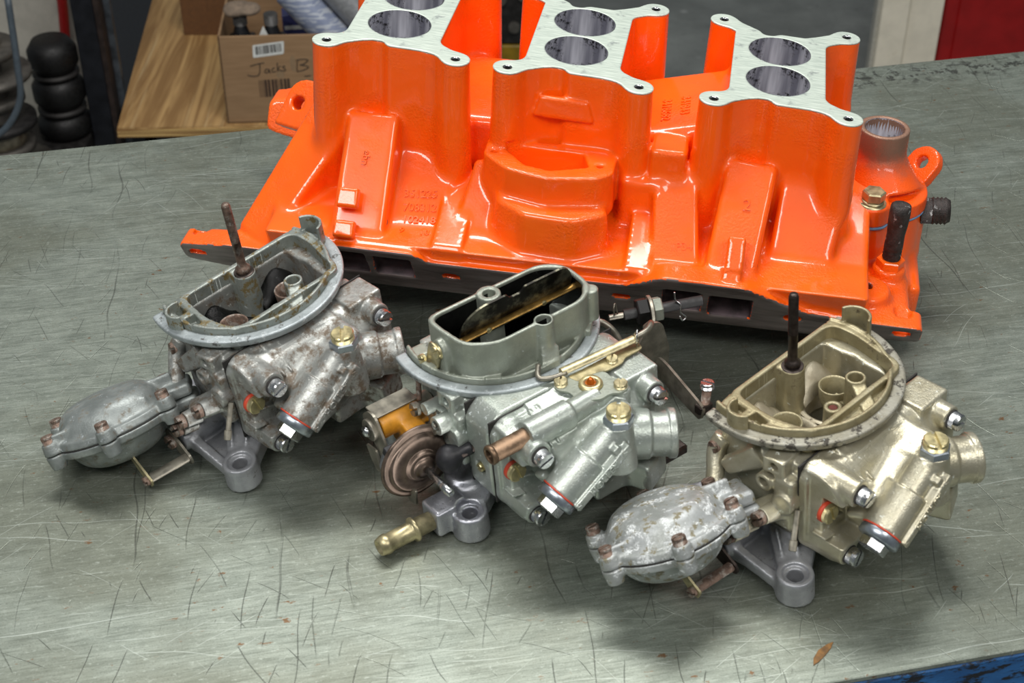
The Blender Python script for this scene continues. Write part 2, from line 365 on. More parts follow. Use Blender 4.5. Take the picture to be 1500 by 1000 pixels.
def poly2(u, v, poly):
    d = None; sg = None; n = len(poly)
    for i in range(n):
        ax, ay = poly[i]; bx, by = poly[(i - 1) % n]; ex, ey = bx - ax, by - ay; wx = u - np.float32(ax); wy = v - np.float32(ay)
        t = np.clip((wx * np.float32(ex) + wy * np.float32(ey)) / np.float32(ex * ex + ey * ey), 0, 1)
        dd = (wx - t * np.float32(ex)) ** 2 + (wy - t * np.float32(ey)) ** 2; d = dd if d is None else np.minimum(d, dd)
        c1 = v >= np.float32(ay); c2 = v < np.float32(by); c3 = (np.float32(ex) * wy) > (np.float32(ey) * wx)
        fl = (c1 & c2 & c3) | (~c1 & ~c2 & ~c3); sg = fl if sg is None else sg ^ fl
    return np.where(sg, -1, 1).astype(np.float32) * np.sqrt(d)
def sprism(poly, o, u, v, w0, w1, rd=0.08, draft=0.0):
    """polygon in the (u, v) plane through o, extruded along u x v from w0 to w1; draft widens it towards w0"""
    u = unit(u); v = unit(v); w = np.cross(u, v); R = np.stack([u, v, w], 1); P = np.array(poly, float)
    flat = abs(u[2]) + abs(v[2]) < 1e-6 and abs(u[0] - 1) < 1e-6
    def fn(X, Y, Z):
        if flat: a = X - np.float32(o[0]); b = Y - np.float32(o[1]); c = Z - np.float32(o[2])
        else: a, b, c = _loc(X, Y, Z, o, R)
        d2 = poly2(a, b, poly) + np.float32(rd)
        if draft: d2 = d2 - np.float32(draft) * (np.float32(w1) - c)
        e = np.abs(c - np.float32((w0 + w1) / 2)) - np.float32((w1 - w0) / 2 - rd)
        return np.minimum(np.maximum(d2, e), 0) + np.sqrt(np.maximum(d2, 0) ** 2 + np.maximum(e, 0) ** 2) - np.float32(rd)
    ex = draft * (w1 - w0)
    pts = np.array([np.array(o) + u * (a + sa * ex) + v * (b + sb * ex) + w * c for a, b in poly for c in (w0, w1) for sa in (-1, 1) for sb in (-1, 1)])
    return fn, pts.min(0), pts.max(0)
def staper(p0, p1, up, a0, a1, rd=0.3):
    """bar from p0 to p1; half sizes (across, along up) change from a0 to a1"""
    p0 = np.array(p0, float); p1 = np.array(p1, float); L = np.linalg.norm(p1 - p0); v, u2, w = frame_of(p1 - p0, up); R = np.stack([u2, v, w], 1)
    def fn(X, Y, Z):
        a, b, c = _loc(X, Y, Z, p0, R); t = np.clip(c / np.float32(L), 0, 1)
        q0 = np.abs(a) - (np.float32(a0[0]) + t * np.float32(a1[0] - a0[0])) + np.float32(rd); q1 = np.abs(b) - (np.float32(a0[1]) + t * np.float32(a1[1] - a0[1])) + np.float32(rd)
        q2 = np.abs(c - np.float32(L / 2)) - np.float32(L / 2 - rd)
        return np.sqrt(np.maximum(q0, 0) ** 2 + np.maximum(q1, 0) ** 2 + np.maximum(q2, 0) ** 2) + np.minimum(np.maximum(np.maximum(q0, q1), q2), 0) - np.float32(rd)
    h = max(a0 + a1) * 1.45; return fn, np.minimum(p0, p1) - h, np.maximum(p0, p1) + h
def srr(poly, r, m=5):
    """round the corners of a polygon"""
    out = []; n = len(poly)
    for i in range(n):
        p = np.array(poly[i], float); a = np.array(poly[i - 1], float); b = np.array(poly[(i + 1) % n], float)
        rr = r[i] if isinstance(r, (list, tuple)) else r
        da = unit(a - p) * min(rr, np.linalg.norm(a - p) * 0.48); db = unit(b - p) * min(rr, np.linalg.norm(b - p) * 0.48)
        for k in range(m + 1): t = k / m; out.append(tuple((1 - t) ** 2 * (p + da) + 2 * t * (1 - t) * p + t * t * (p + db)))
    return out
def ring_pts(r, n=48, a0=0, a1=360): return [(r * math.cos(math.radians(a0 + (a1 - a0) * k / n)), r * math.sin(math.radians(a0 + (a1 - a0) * k / n))) for k in range(n)]
# ------------------------------------------------------------------ workbench
BENCH_YAW = 12.4
def bench_steel():
    t = NT('scratched_bench_steel'); co = t.co
    brush = t.noise(1.0, 6, 0.75, co=t.map((0.22, 1.3, 1), (0, 0, 0.1))); brush2 = t.noise(1.0, 4, 0.65, co=t.map((0.35, 6.0, 1), (0, 0, 0.06), (3, 1, 0)))
    cloud = t.noise(0.06, 5, 0.6); mott = t.noise(0.5, 6, 0.7); grit = t.noise(9, 3, 0.7)
    base = t.mix(t.ramp(t.math('ADD', t.math('MULTIPLY', brush, 0.55), t.math('MULTIPLY', brush2, 0.45)), 0.3, 0.7), srgb(120, 128, 118), srgb(168, 176, 165))
    base = t.mix(t.ramp(cloud, 0.42, 0.62, 0, 0.55), base, srgb(112, 114, 98))
    base = t.mix(t.ramp(mott, 0.55, 0.75, 0, 0.4), base, srgb(96, 100, 90))
    base = t.mix(t.ramp(grit, 0.52, 0.72, 0, 0.5), base, srgb(74, 76, 66)); base = t.mix(t.ramp(t.noise(3.5, 5, 0.75, co=t.map((0.6, 1, 1), loc=(8, 8, 0))), 0.54, 0.7, 0, 0.45), base, srgb(196, 204, 194))
    # single scratches: one random stroke per long cell, each with its own place, slant and length
    def fl(v): return t.math('FLOOR', v)
    wobn = t.math('MULTIPLY', t.math('SUBTRACT', t.noise(0.11, 1), 0.5), 2.4)
    def strokes(rot, rowh, seg, width, dens, slant, seed):
        X, Y, _ = t.sep(t.map((1, 1, 1), (0, 0, rot), (seed, seed * 1.7, 0)))
        y = t.math('DIVIDE', t.math('ADD', Y, wobn), rowh); row = fl(y); fy = t.math('SUBTRACT', y, row)
        w1 = t.n.new('ShaderNodeTexWhiteNoise'); w1.noise_dimensions = '1D'; t.l.new(row, w1.inputs['W'])
        x = t.math('ADD', t.math('DIVIDE', X, seg), t.math('MULTIPLY', w1.outputs['Value'], 9.0)); cx = fl(x); fx = t.math('SUBTRACT', x, cx)
        cb_ = t.n.new('ShaderNodeCombineXYZ'); t.l.new(row, cb_.inputs[0]); t.l.new(cx, cb_.inputs[1])
        w2 = t.n.new('ShaderNodeTexWhiteNoise'); w2.noise_dimensions = '2D'; t.l.new(cb_.outputs[0], w2.inputs['Vector']); r, g_, b_ = t.sep(w2.outputs['Color'])
        pos = t.math('ADD', t.math('ADD', 0.25, t.math('MULTIPLY', r, 0.5)), t.math('MULTIPLY', t.math('MULTIPLY', t.math('SUBTRACT', b_, 0.5), slant), t.math('SUBTRACT', fx, 0.5)))
        line = t.ramp(t.math('ABSOLUTE', t.math('SUBTRACT', fy, pos)), 0.25 * width / rowh, width / rowh, 1, 0)
        ends = t.ramp(t.math('SUBTRACT', t.math('MULTIPLY', w2.outputs['Value'], 0.45), t.math('ABSOLUTE', t.math('SUBTRACT', fx, 0.5))), -0.02, 0.1)
        return t.math('MULTIPLY', t.math('MULTIPLY', line, ends), t.math('LESS_THAN', g_, dens))
    def layers(L):
        o = None
        for a in L: s_ = strokes(*a); o = s_ if o is None else t.math('MAXIMUM', o, s_)
        return o
    lite = layers(((0.1, 0.9, 14, 0.030, 0.5, 0.9, 2.1), (0.22, 1.3, 9, 0.035, 0.4, 1.0, 7.7), (-0.05, 3.0, 22, 0.055, 0.45, 0.8, 13.3), (-0.6, 1.6, 6, 0.025, 0.3, 1.0, 21.9), (0.9, 2.2, 5, 0.022, 0.3, 1.0, 41.9)))
    dark = layers(((1.75, 1.1, 9, 0.04, 0.36, 0.9, 4.4), (1.62, 2.3, 15, 0.085, 0.36, 0.8, 9.9), (2.0, 1.1, 4, 0.04, 0.35, 1.0, 31.3), (1.2, 1.3, 5, 0.035, 0.35, 1.0, 17.1), (0.6, 1.5, 5, 0.03, 0.3, 1.0, 57.1)))
    base = t.mix(t.math('MULTIPLY', t.math('MULTIPLY', dark, 0.52), t.ramp(t.noise(0.1, 3, co=t.map(loc=(3, 30, 0))), 0.38, 0.62)), base, srgb(58, 58, 54))
    # rust freckles
    rust = t.math('MULTIPLY', t.ramp(t.noise(1.1, 5, 0.7, co=t.map((0.7, 1.2, 1), loc=(9, 4, 0))), 0.63, 0.67), t.ramp(t.noise(0.09, 2, co=t.map(loc=(2, 2, 0))), 0.4, 0.55))
    base = t.mix(t.math('MULTIPLY', rust, 0.85), base, srgb(122, 84, 48))
    crust = t.math('MULTIPLY', t.ramp(t.noise(0.9, 6, 0.72, co=t.map(loc=(5, 5, 0))), 0.5, 0.58), t.ramp(t.math('ABSOLUTE', t.math('SUBTRACT', t.sep()[1], 34.5)), 0.5, 3.0, 1, 0))
    crust = t.math('MULTIPLY', crust, t.ramp(t.sep()[0], -10, 38, 0.15, 1.0))
    base = t.mix(t.math('MULTIPLY', crust, 0.8), base, srgb(52, 50, 46))
    base = t.mix(t.math('MULTIPLY', t.math('MULTIPLY', lite, 0.6), t.ramp(t.noise(0.12, 3, co=t.map(loc=(23, 3, 0))), 0.36, 0.6)), base, srgb(206, 214, 206))
    t.bump(t.math('ADD', t.math('MULTIPLY', t.math('ADD', brush2, brush), 0.3), t.math('ADD', t.math('MULTIPLY', dark, -0.6), t.math('MULTIPLY', mott, 0.3))), 0.02)
    rough = t.ramp(mott, 0.3, 0.7, 0.36, 0.48)
    return t.set(base, 0.66, rough)
M['bench'] = bench_steel()
t = NT('flaking_blue_paint')
n = t.noise(0.9, 6, 0.72, co=t.map((0.6, 2.0, 1.6))); n2 = t.noise(0.3, 3)
col = t.mix(t.ramp(n2, 0.3, 0.7), srgb(24, 78, 132), srgb(44, 108, 168)); col = t.mix(t.ramp(n, 0.5, 0.58), col, srgb(18, 22, 30))
t.bump(n, 0.1); M['bluepaint'] = t.set(col, 0.0, 0.5)
bench = empty('workbench', (0, 0, -90), Rz(BENCH_YAW))
tag(bench, 'scratched grey steel workbench with a flaking blue apron, under the engine parts', 'workbench')
HB = 90
mb = MB(); mb.box((0, 0.6, HB - 0.2), (98, 36.2, 0.2), bev=0.06); top = mb.build('steel_top', 'bench', bench); top['label'] = 'scratched bare steel bench top'
for y0 in (-34.6, 35.8):
    MB().box((0, y0, HB - 9.4), (97, 1.0, 9.0), bev=0.2).build('apron', 'bluepaint', bench)
for sx in (-92, 92):
    for sy in (-31, 32): MB().box((sx, sy, (HB - 0.4) / 2), (3, 3, (HB - 0.4) / 2), bev=0.2).build('leg', 'bluepaint', bench)
mb = MB(); sl = [(0, 0), (0.5, 0.28), (1.2, 0.36), (1.9, 0.2), (2.3, 0), (1.8, -0.12), (1.1, -0.14), (0.5, -0.1)]
mb.prism(sl, (0, 0, 0), (0.62, 0.78, 0), (-0.78, 0.62, 0), 0, 0.06)
ch = mb.build('debris_sliver', plain('brown_husk', (120, 86, 44), 0, 0.6, 0.4, 3)); ch.location = (17.1 * S, -31.3 * S, 0.0); tag(ch, 'thin brown sliver of debris lying near the bench edge', 'debris')

# ------------------------------------------------------------------ the shop behind the bench
t = NT('stained_concrete'); n1 = t.noise(0.03, 6, 0.6); n2 = t.noise(0.5, 5, 0.7); sp = t.ramp(t.voro(0.09, 'F1'), 0.0, 0.14, 1, 0)
col = t.mix(t.ramp(n1, 0.35, 0.65), srgb(118, 122, 119), srgb(150, 154, 150)); col = t.mix(t.ramp(n2, 0.55, 0.7, 0, 0.4), col, srgb(98, 100, 97)); col = t.mix(t.math('MULTIPLY', sp, 0.5), col, srgb(200, 202, 200))
t.bump(n2, 0.05); M['concrete'] = t.set(col, 0, 0.7)
mb = MB(); mb.box((0, 120, -90.5), (420, 320, 0.5)); fl = mb.build('floor', 'concrete'); fl['kind'] = 'structure'

t = NT('plywood'); g = t.noise(1.0, 5, 0.6, co=t.map((0.35, 0.02, 1), (0, 0, 0.22)), dist=1.2); g2 = t.noise(1.0, 4, 0.6, co=t.map((0.9, 0.03, 0.5), (0, 0, 0.22)))
col = t.mix(t.ramp(g, 0.35, 0.65), srgb(142, 106, 62), srgb(196, 158, 104)); col = t.mix(t.ramp(g2, 0.55, 0.75, 0, 0.6), col, srgb(206, 178, 132)); t.bump(g2, 0.03); M['ply'] = t.set(col, 0, 0.62)
t = NT('plywood_edge'); z = t.noise(1.0, 3, 0.6, co=t.map((0.05, 0.05, 7))); M['plyedge'] = t.set(t.mix(t.ramp(z, 0.42, 0.58), srgb(128, 92, 50), srgb(214, 180, 116)), 0, 0.7)
cart = empty('plywood_cart', (-40, 175, -90)); tag(cart, 'low dark cart with a plywood deck carrying the cardboard box', 'cart')
poly = [(-25.5, -39), (24, -37), (24, 45), (-32, 45)]
mb = MB(); mb.prism(poly, (0, 0, 0), (1, 0, 0), (0, 1, 0), 34.0, 35.0); mb.build('deck', 'ply', cart)['label'] = 'plywood deck with pale grain'
mb = MB(); mb.prism([(-25.6, -39.1), (24.1, -37.1), (24.1, 45.1), (-32.1, 45.1)], (0, 0, 0), (1, 0, 0), (0, 1, 0), 33.2, 34.6); mb.build('deck_edge', 'plyedge', cart)
M['darkpaint'] = plain('dark_blue_black_steel', (24, 26, 32), 0.3, 0.5, 0.3, 0.4)
M['brownblack'] = plain('grimy_brown_steel', (46, 36, 32), 0.3, 0.6, 0.4, 0.5)
for sx, sy in ((-22, -34), (21, -33), (-27, 41), (21, 41)): MB().box((sx, sy, 16.6), (2, 2, 16.6)).build('leg', 'darkpaint', cart)
MB().box((-1, -35, 29), (21, 1, 4)).build('front_rail', 'darkpaint', cart)

# cardboard box with its writing
t = NT('cardboard'); n = t.noise(0.8, 4, 0.6, co=t.map((0.2, 1, 2))); s2 = t.ramp(t.noise(0.12, 3), 0.58, 0.68, 0, 0.5)
col = t.mix(t.ramp(n, 0.3, 0.7), srgb(142, 112, 80), srgb(154, 123, 90)); col = t.mix(s2, col, srgb(134, 104, 72)); M['card'] = t.set(col, 0, 0.75)
M['cardedge'] = plain('cardboard_edge', (176, 146, 106), 0, 0.8, 0.15)
BX = empty('cardboard_box', (-47.4, 137.4, -55), Rz(3.5)); tag(BX, 'open brown cardboard box marked Jacks B with barcode label, on the plywood', 'box')
W_, D_, H_ = 33.0, 22.0, 15.6
for nm, c, h in (('front_panel', (W_ / 2, 0.2, H_ / 2), (W_ / 2, 0.2, H_ / 2)), ('back_panel', (W_ / 2, D_ - 0.2, H_ / 2), (W_ / 2, 0.2, H_ / 2)), ('side_panel', (0.2, D_ / 2, H_ / 2), (0.2, D_ / 2, H_ / 2)), ('side_panel', (W_ - 0.2, D_ / 2, H_ / 2), (0.2, D_ / 2, H_ / 2)), ('bottom_panel', (W_ / 2, D_ / 2, 0.2), (W_ / 2, D_ / 2, 0.2))):
    MB().box(c, h, bev=0.06).build(nm, 'card', BX)
M['paper'] = plain('white_label', (214, 216, 212), 0, 0.6, 0.06)
M['ink'] = plain('black_ink', (34, 28, 24), 0, 0.6, 0.2)
M['inkbrown'] = plain('brown_print', (62, 44, 34), 0, 0.7, 0.2)
MB().prism(srr([(5.4, 11.8), (10.4, 12.4), (10.6, 14.6), (5.5, 14.0)][::1], 0.25), (0, 0, 0), (1, 0, 0), (0, 0, 1), 0, 0.04).build('barcode_label', 'paper', BX)
mb = MB(); x = 5.9
while x < 10.1:
    w = random.choice((0.07, 0.07, 0.12, 0.2)); dz = (x - 5.4) * 0.12
    mb.box((x + w / 2, -0.06, 13.0 + dz), (w / 2, 0.01, 0.72), bev=0); x += w + random.choice((0.07, 0.1, 0.16))
mb.build('label_bars', 'ink', BX)
mb = MB(); x = 5.9
while x < 10.9:
    w = random.choice((0.1, 0.12, 0.3, 0.4)); mb.box((x + w / 2, -0.02, 6.1 + x * 0.03), (w / 2, 0.015, 1.55), bev=0); x += w + random.choice((0.1, 0.14, 0.22))
mb.build('printed_bars', 'inkbrown', BX)
def stroke(mb, pts, ox, oz, sc, r=0.075):
    P = smooth_path([(ox + a * sc, -0.01, oz + b * sc) for a, b in pts], 5); mb.pipe(P, r, 6)
mb = MB(); ox, oz, k = 4.6, 8.6, 1.0
for st_ in ([(0.2, 1.75), (1.2, 2.05), (2.5, 2.3)], [(1.75, 2.15), (1.7, 1.2), (1.5, 0.25), (0.9, -0.05), (0.1, 0.0), (-0.4, 0.2)],
            [(3.2, 1.05), (2.75, 1.15), (2.45, 0.75), (2.6, 0.45), (3.0, 0.65), (3.25, 1.1), (3.2, 0.55), (3.4, 0.45)],
            [(4.15, 1.3), (3.8, 1.25), (3.6, 0.85), (3.85, 0.6), (4.25, 0.75)],
            [(4.6, 2.2), (4.55, 1.4), (4.5, 0.65)], [(5.1, 1.65), (4.6, 1.15), (5.2, 0.75)],
            [(5.85, 1.6), (5.4, 1.55), (5.55, 1.25), (5.85, 1.05), (5.7, 0.75), (5.25, 0.8)]): stroke(mb, st_, ox, oz, k)
stroke(mb, [(7.9, 2.6), (7.75, 1.6), (7.7, 0.6)], ox, oz, k)
stroke(mb, [(7.7, 2.6), (8.8, 2.75), (9.6, 2.55), (8.9, 1.9), (8.2, 1.75), (9.0, 1.6), (9.6, 1.3), (8.8, 0.8), (7.7, 0.55)], ox, oz, k)
stroke(mb, [(8.8, -0.35), (9.8, -0.2)], ox, oz, k)
mb.build('handwriting', 'ink', BX)['label'] = 'black marker writing reading Jacks B'
M['scuff'] = plain('torn_paper_scuff', (140, 116, 88), 0, 0.9, 0.1)
for q in ([(9.0, 8.2), (10, 8.0), (10.3, 8.9), (9.5, 9.5), (8.9, 9.0)], [(11.4, 9.4), (12.1, 9.0), (12.2, 11.6), (11.7, 12.2), (11.2, 11.2)]):
    MB().prism(srr(q, 0.3), (0, 0, 0), (1, 0, 0), (0, 0, 1), 0, 0.02).build('scuff_patch', 'scuff', BX)

def bx(p):                                       # a point given in the box's own frame
    q = np.array((-47.4, 137.4, -55)) + Rz(3.5) @ np.array(p, float); return q
M['blackplastic'] = plain('black_bottle_plastic', (22, 23, 26), 0, 0.35, 0.2)
M['graycap'] = plain('dusty_grey_cap', (62, 60, 58), 0, 0.5, 0.3, 1)
for (x, y), lb in (((3.4, 4.4), 'black square bottle in the box corner, under the dusty rag'), ((8.4, 4.2), 'black square bottle in the box behind the white card')):
    p = bx((x, y, 0.4)); b = empty('oil_bottle', p, Rz(3.5)); tag(b, lb, 'bottle', 'black bottles in the cardboard box')
    g = SDF((-2.6, -2.6, -0.2), (2.6, 2.6, 19), 0.25); g.add(sbox((0, 0, 6.6), (2.2, 2.2, 6.6), 0.6), 0); g.add(scyl((0, 0, 12.6), (0, 0, 15.4), 1.7, 0.9, 0.2), 0.8); g.build('bottle_body', 'blackplastic', b)
    MB().cyl((0, 0, 15.3), (0, 0, 17.2), 1.15, n=28, bev=0.1).build('cap', 'graycap', b)
t = NT('printed_blue_label'); ln_ = t.ramp(t.noise(1.0, 3, co=t.map((0.4, 0.4, 2.2))), 0.5, 0.56); bn = t.noise(0.6, 3)
M['bluelabel'] = t.set(t.mix(ln_, t.mix(bn, srgb(108, 120, 150), srgb(156, 164, 184)), srgb(180, 186, 196)), 0.1, 0.45)
M['bluecan'] = plain('blue_can_paint', (26, 60, 112), 0.2, 0.35, 0.2)
M['greycan'] = plain('pale_grey_can', (140, 142, 144), 0.2, 0.45, 0.15)
def can(loc, axis, r, L, lb, side, rim):
    c = empty('spray_can', loc); tag(c, lb, 'can', 'cans lying in the cardboard box'); a = unit(axis)
    MB().lathe((0, 0, 0), a, [(0, 0), (r * 0.8, 0.15), (r * 0.93, 0.0), (r, 0.2), (r, 0.8), (r, L - 0.8), (r, L - 0.2), (r * 0.9, L)], 40).build('can_body', side, c)
    MB().lathe((0, 0, 0), a, [(r * 0.94, -0.05), (r * 1.03, 0.1), (r * 1.03, 0.9), (r * 0.99, 0.95)], 40, cap=False).build('rim_band', rim, c)
can(bx((24.5, 3.6, 5.8)), (-0.66, 0.15, 0.73), 2.9, 20, 'blue printed can leaning out of the cardboard box', 'bluelabel', 'bluecan')
can(bx((26.2, 4.9, 12.6)), (-0.66, 0.15, 0.73), 2.8, 19, 'plain pale grey can leaning beside the blue printed can', 'greycan', 'greycan')
pk = empty('blue_carton', bx((12.0, 13.0, 0.4)), Rz(8)); tag(pk, 'small blue printed carton standing between bottle and can', 'carton')
MB().box((0, 0, 6.8), (2.6, 1.6, 6.8), bev=0.08).build('carton_body', plain('carton_blue', (58, 62, 108), 0, 0.5, 0.2), pk); MB().box((0, -1.62, 11.4), (2.3, 0.02, 0.35), bev=0).build('print_band', 'paper', pk); MB().box((0, -1.62, 9.6), (2.3, 0.02, 0.5), bev=0).build('print_band', 'paper', pk)
wc = MB().prism([(-1.5, 0), (1.5, 0), (0.1, 3.4)], (0, 0, 0), (1, 0, 0), (0, 0, 1), 0, 0.05).build('white_card', 'paper'); wc.location = Vector(bx((7.3, 1.2, 13.4))) * S; tag(wc, 'white triangular card with a black mark sticking up in the box', 'card')
MB().prism([(0.1, 0.9), (0.7, 0.9), (0.35, 1.9)], (0, 0, 0), (1, 0, 0), (0, 0, 1), 0.05, 0.07).build('print_mark', 'ink', wc)
g = SDF((-4, -2.6, -1.4), (4, 2.6, 1.8), 0.16)
for k in range(7): g.add(sell((random.uniform(-2.3, 2.3), random.uniform(-1, 1), random.uniform(-0.2, 0.4)), (1.5, 1.3, random.uniform(0.6, 1.0))), 0.5)
rg = g.build('rag', plain('dusty_beige_cloth', (128, 112, 96), 0, 0.9, 0.2, 1.2, 0.06)); rg.location = Vector(bx((4.6, 4.2, 18.4))) * S; tag(rg, 'crumpled beige rag lying on top of the bottles', 'rag')
sb = empty('small_carton', (-56, 176, -55)); tag(sb, 'small closed brown carton behind the cardboard box', 'carton'); MB().box((0, 0, 5), (4.6, 4, 5), bev=0.1).build('carton_body', plain('dull_brown_card', (104, 70, 40), 0, 0.8, 0.15), sb); MB().box((0, 0, 10.02), (0.8, 4.0, 0.03), bev=0).build('tape_strip', 'cardedge', sb)

# parts rack at the far left, in the dark
M['panelwhite'] = plain('off_white_panel', (178, 174, 163), 0, 0.65, 0.1, 0.3)
M['dim'] = plain('dark_cast_iron', (46, 44, 43), 0.4, 0.55, 0.35, 0.7)
M['dimgrey'] = plain('dull_turned_steel', (96, 92, 86), 0.5, 0.55, 0.3, 0.5)
M['brightpulley'] = plain('turned_pulley_rim', (150, 140, 120), 0.8, 0.35, 0.25, 1)
M['redhose'] = plain('red_hose', (150, 24, 24), 0, 0.45, 0.1)
pn = MB().box((-90.5, 166, -45), (13.9, 1, 45), bev=0.2).build('upright_panel', 'panelwhite'); tag(pn, 'off-white upright panel behind the stacks of dark discs', 'panel')
pst = empty('dark_post', (-71.2, 152, -90)); tag(pst, 'black upright post with a grey edge strip beside the plywood', 'post')
MB().box((-0.9, 0, 40), (1.9, 1.9, 40), bev=0.15).build('post_body', 'darkpaint', pst); MB().box((1.5, -0.4, 40), (0.5, 1.6, 40), bev=0.1).build('edge_strip', 'brownblack', pst); MB().box((2.5, 1.4, 40), (0.6, 0.6, 40), bev=0.1).build('grey_strip', plain('scuffed_grey_strip', (70, 76, 82), 0.4, 0.5, 0.4, 0.4), pst)
dp = MB().box((-101, 265, -89.8), (29, 65, 0.2), bev=0.1).build('floor_shade_mat', 'rubber'); tag(dp, 'black mat added to darken the floor beside the plywood cart', 'mat')  # added dark sheet, stands in for the unlit concrete here
rh = MB().pipe(smooth_path([(-78.8, 161, -20), (-78.6, 161.5, -40), (-79.6, 162, -52), (-81, 163, -66), (-81, 163, -90)]), 0.9, 14).build('red_hose', 'redhose'); tag(rh, 'red hose hanging in front of the off-white panel', 'hose')
def disc(loc, prof, lb, mat, rim=None, rimprof=None):
    d = empty('pulley_disc', loc); tag(d, lb, 'disc', 'machine discs stacked on the low stand')
    MB().lathe((0, 0, 0), (0, 0, 1), prof, 48).build('disc_body', mat, d)
    if rim: MB().lathe((0, 0, 0), (0, 0, 1), rimprof, 48, cap=False).build('hub', rim, d)
rk = empty('parts_rack', (-83, 144, -90)); tag(rk, 'low dark stand carrying the stacked discs and black drums', 'stand')
MB().box((0, 0, 25), (8.5, 12, 1), bev=0.2).build('top_plate', 'dim', rk)
for sx, sy in ((-7, -10), (7, -10), (-7, 10), (7, 10)): MB().box((sx, sy, 12), (1, 1, 12), bev=0.1).build('leg', 'dim', rk)
zz = -64.0
for i, (r, h, hub, lb) in enumerate(((8.2, 1.0, 3.6, 'broad pale grey disc at the foot of the stack'), (5.6, 1.4, 4.4, 'grey disc above the broad pale disc, with a bright hub'), (6.6, 1.0, 3.2, 'wide dark plate halfway up the stack'), (5.4, 1.2, 2.8, 'dull grey dished disc in the upper stack'), (7.2, 0.8, 2.6, 'wide grey plate near the top of the stack'), (5.6, 1.4, 3.2, 'topmost grey disc with bright bored hub on the stack'))):
    disc((-86, 138, zz), [(0.9, 0), (r, 0), (r, h), (hub + 0.3, h), (hub + 0.3, h)], lb, 'dimgrey' if i != 2 else 'dim', 'brightpulley' if i in (1, 5) else 'dimgrey', [(hub, h), (hub, h + 3.0), (hub - 0.6, h + 3.2), (1.0, h + 3.2)])
    zz += h + 3.2
zz = -64.0
for i, (r, h) in enumerate(((4.6, 4.6), (4.2, 1.2), (4.5, 5.6), (4.0, 1.0), (4.2, 5.5))):
    disc((-78.8, 151, zz), [(0.9, 0), (r * 0.8, 0), (r, h * 0.25), (r, h * 0.7), (r * 0.75, h), (0.9, h)], ('fat black rubber-like drum at the bottom of the drum stack', 'thin dark plate between two black drums', 'fat black drum in the middle of the drum stack', 'thin dark plate under the top black drum', 'topmost black drum of the drum stack')[i], 'black' if h > 2 else 'dim')
    zz += h
cb = MB().pipe(smooth_path([(-77.5, 131, -30), (-77.8, 130, -41), (-78.6, 130, -47), (-82, 129.5, -52), (-88, 129.5, -55), (-96, 130, -56)], 8), 0.55, 12).build('grey_cable', plain('grey_cable', (74, 84, 92), 0, 0.5, 0.1)); tag(cb, 'grey cable looping in front of the stacked discs', 'cable')
# right: white door frame boards and a red cabinet
M['whitewood'] = plain('yellowed_white_paint', (240, 232, 212), 0, 0.55, 0.06, 0.3, 0.02, dirt=(196, 180, 152), dirt_at=(0.62, 0.75))
fr = empty('door_frame', (84, 216, -90)); tag(fr, 'yellowed white painted wooden frame standing beside the red cabinet', 'door frame')
MB().box((-2.4, 0, 50), (2.9, 1.6, 50), bev=0.15).build('jamb_board', 'whitewood', fr); MB().box((-5.6, 1.4, 50), (0.5, 1.4, 50), bev=0.1).build('stop_strip', plain('grey_strip_paint', (178, 176, 166), 0, 0.6, 0.1), fr); MB().box((4.2, 0.8, 50), (3.7, 1.6, 50), bev=0.15).build('jamb_board', 'whitewood', fr)
M['red'] = plain('deep_red_paint', (160, 8, 10), 0, 0.42, 0.12, 0.2, coat=0.3)
rc = empty('red_cabinet', (118, 232, -90)); tag(rc, 'deep red painted steel cabinet behind the far bench corner', 'cabinet')
MB().box((0, 0, 46), (25.2, 14, 46), bev=0.4).build('cabinet_body', 'red', rc)
MB().box((0, -14.3, 46), (22, 0.3, 40), bev=0.2).build('door_panel', 'red', rc)
# seen through the gap between the carburettor pads
tc_ = empty('tool_case', (-2, 232, -90)); tag(tc_, 'dark case with a yellow foot seen between the orange manifold pads', 'case')
MB().box((0, 0, 4.6), (9, 7, 3.4), bev=0.3).build('yellow_foot', plain('worn_yellow', (150, 120, 22), 0, 0.5, 0.25, 0.4), tc_); MB().box((0, 0, 17), (8.4, 6.6, 9), bev=0.6).build('case_body', 'dim', tc_)
for i, (x, z) in enumerate(((-4, 14), (-0.5, 19), (2.5, 12.5), (4.5, 20))): MB().cyl((x, -6.4, z), (x, -7.6, z), 1.3, n=20).build('knob', 'dimgrey', tc_)
for sx in (-7, 7): MB().cyl((sx, -6, 0.6), (sx, 6, 0.6), 0.7, n=16).build('wheel', 'black', tc_)
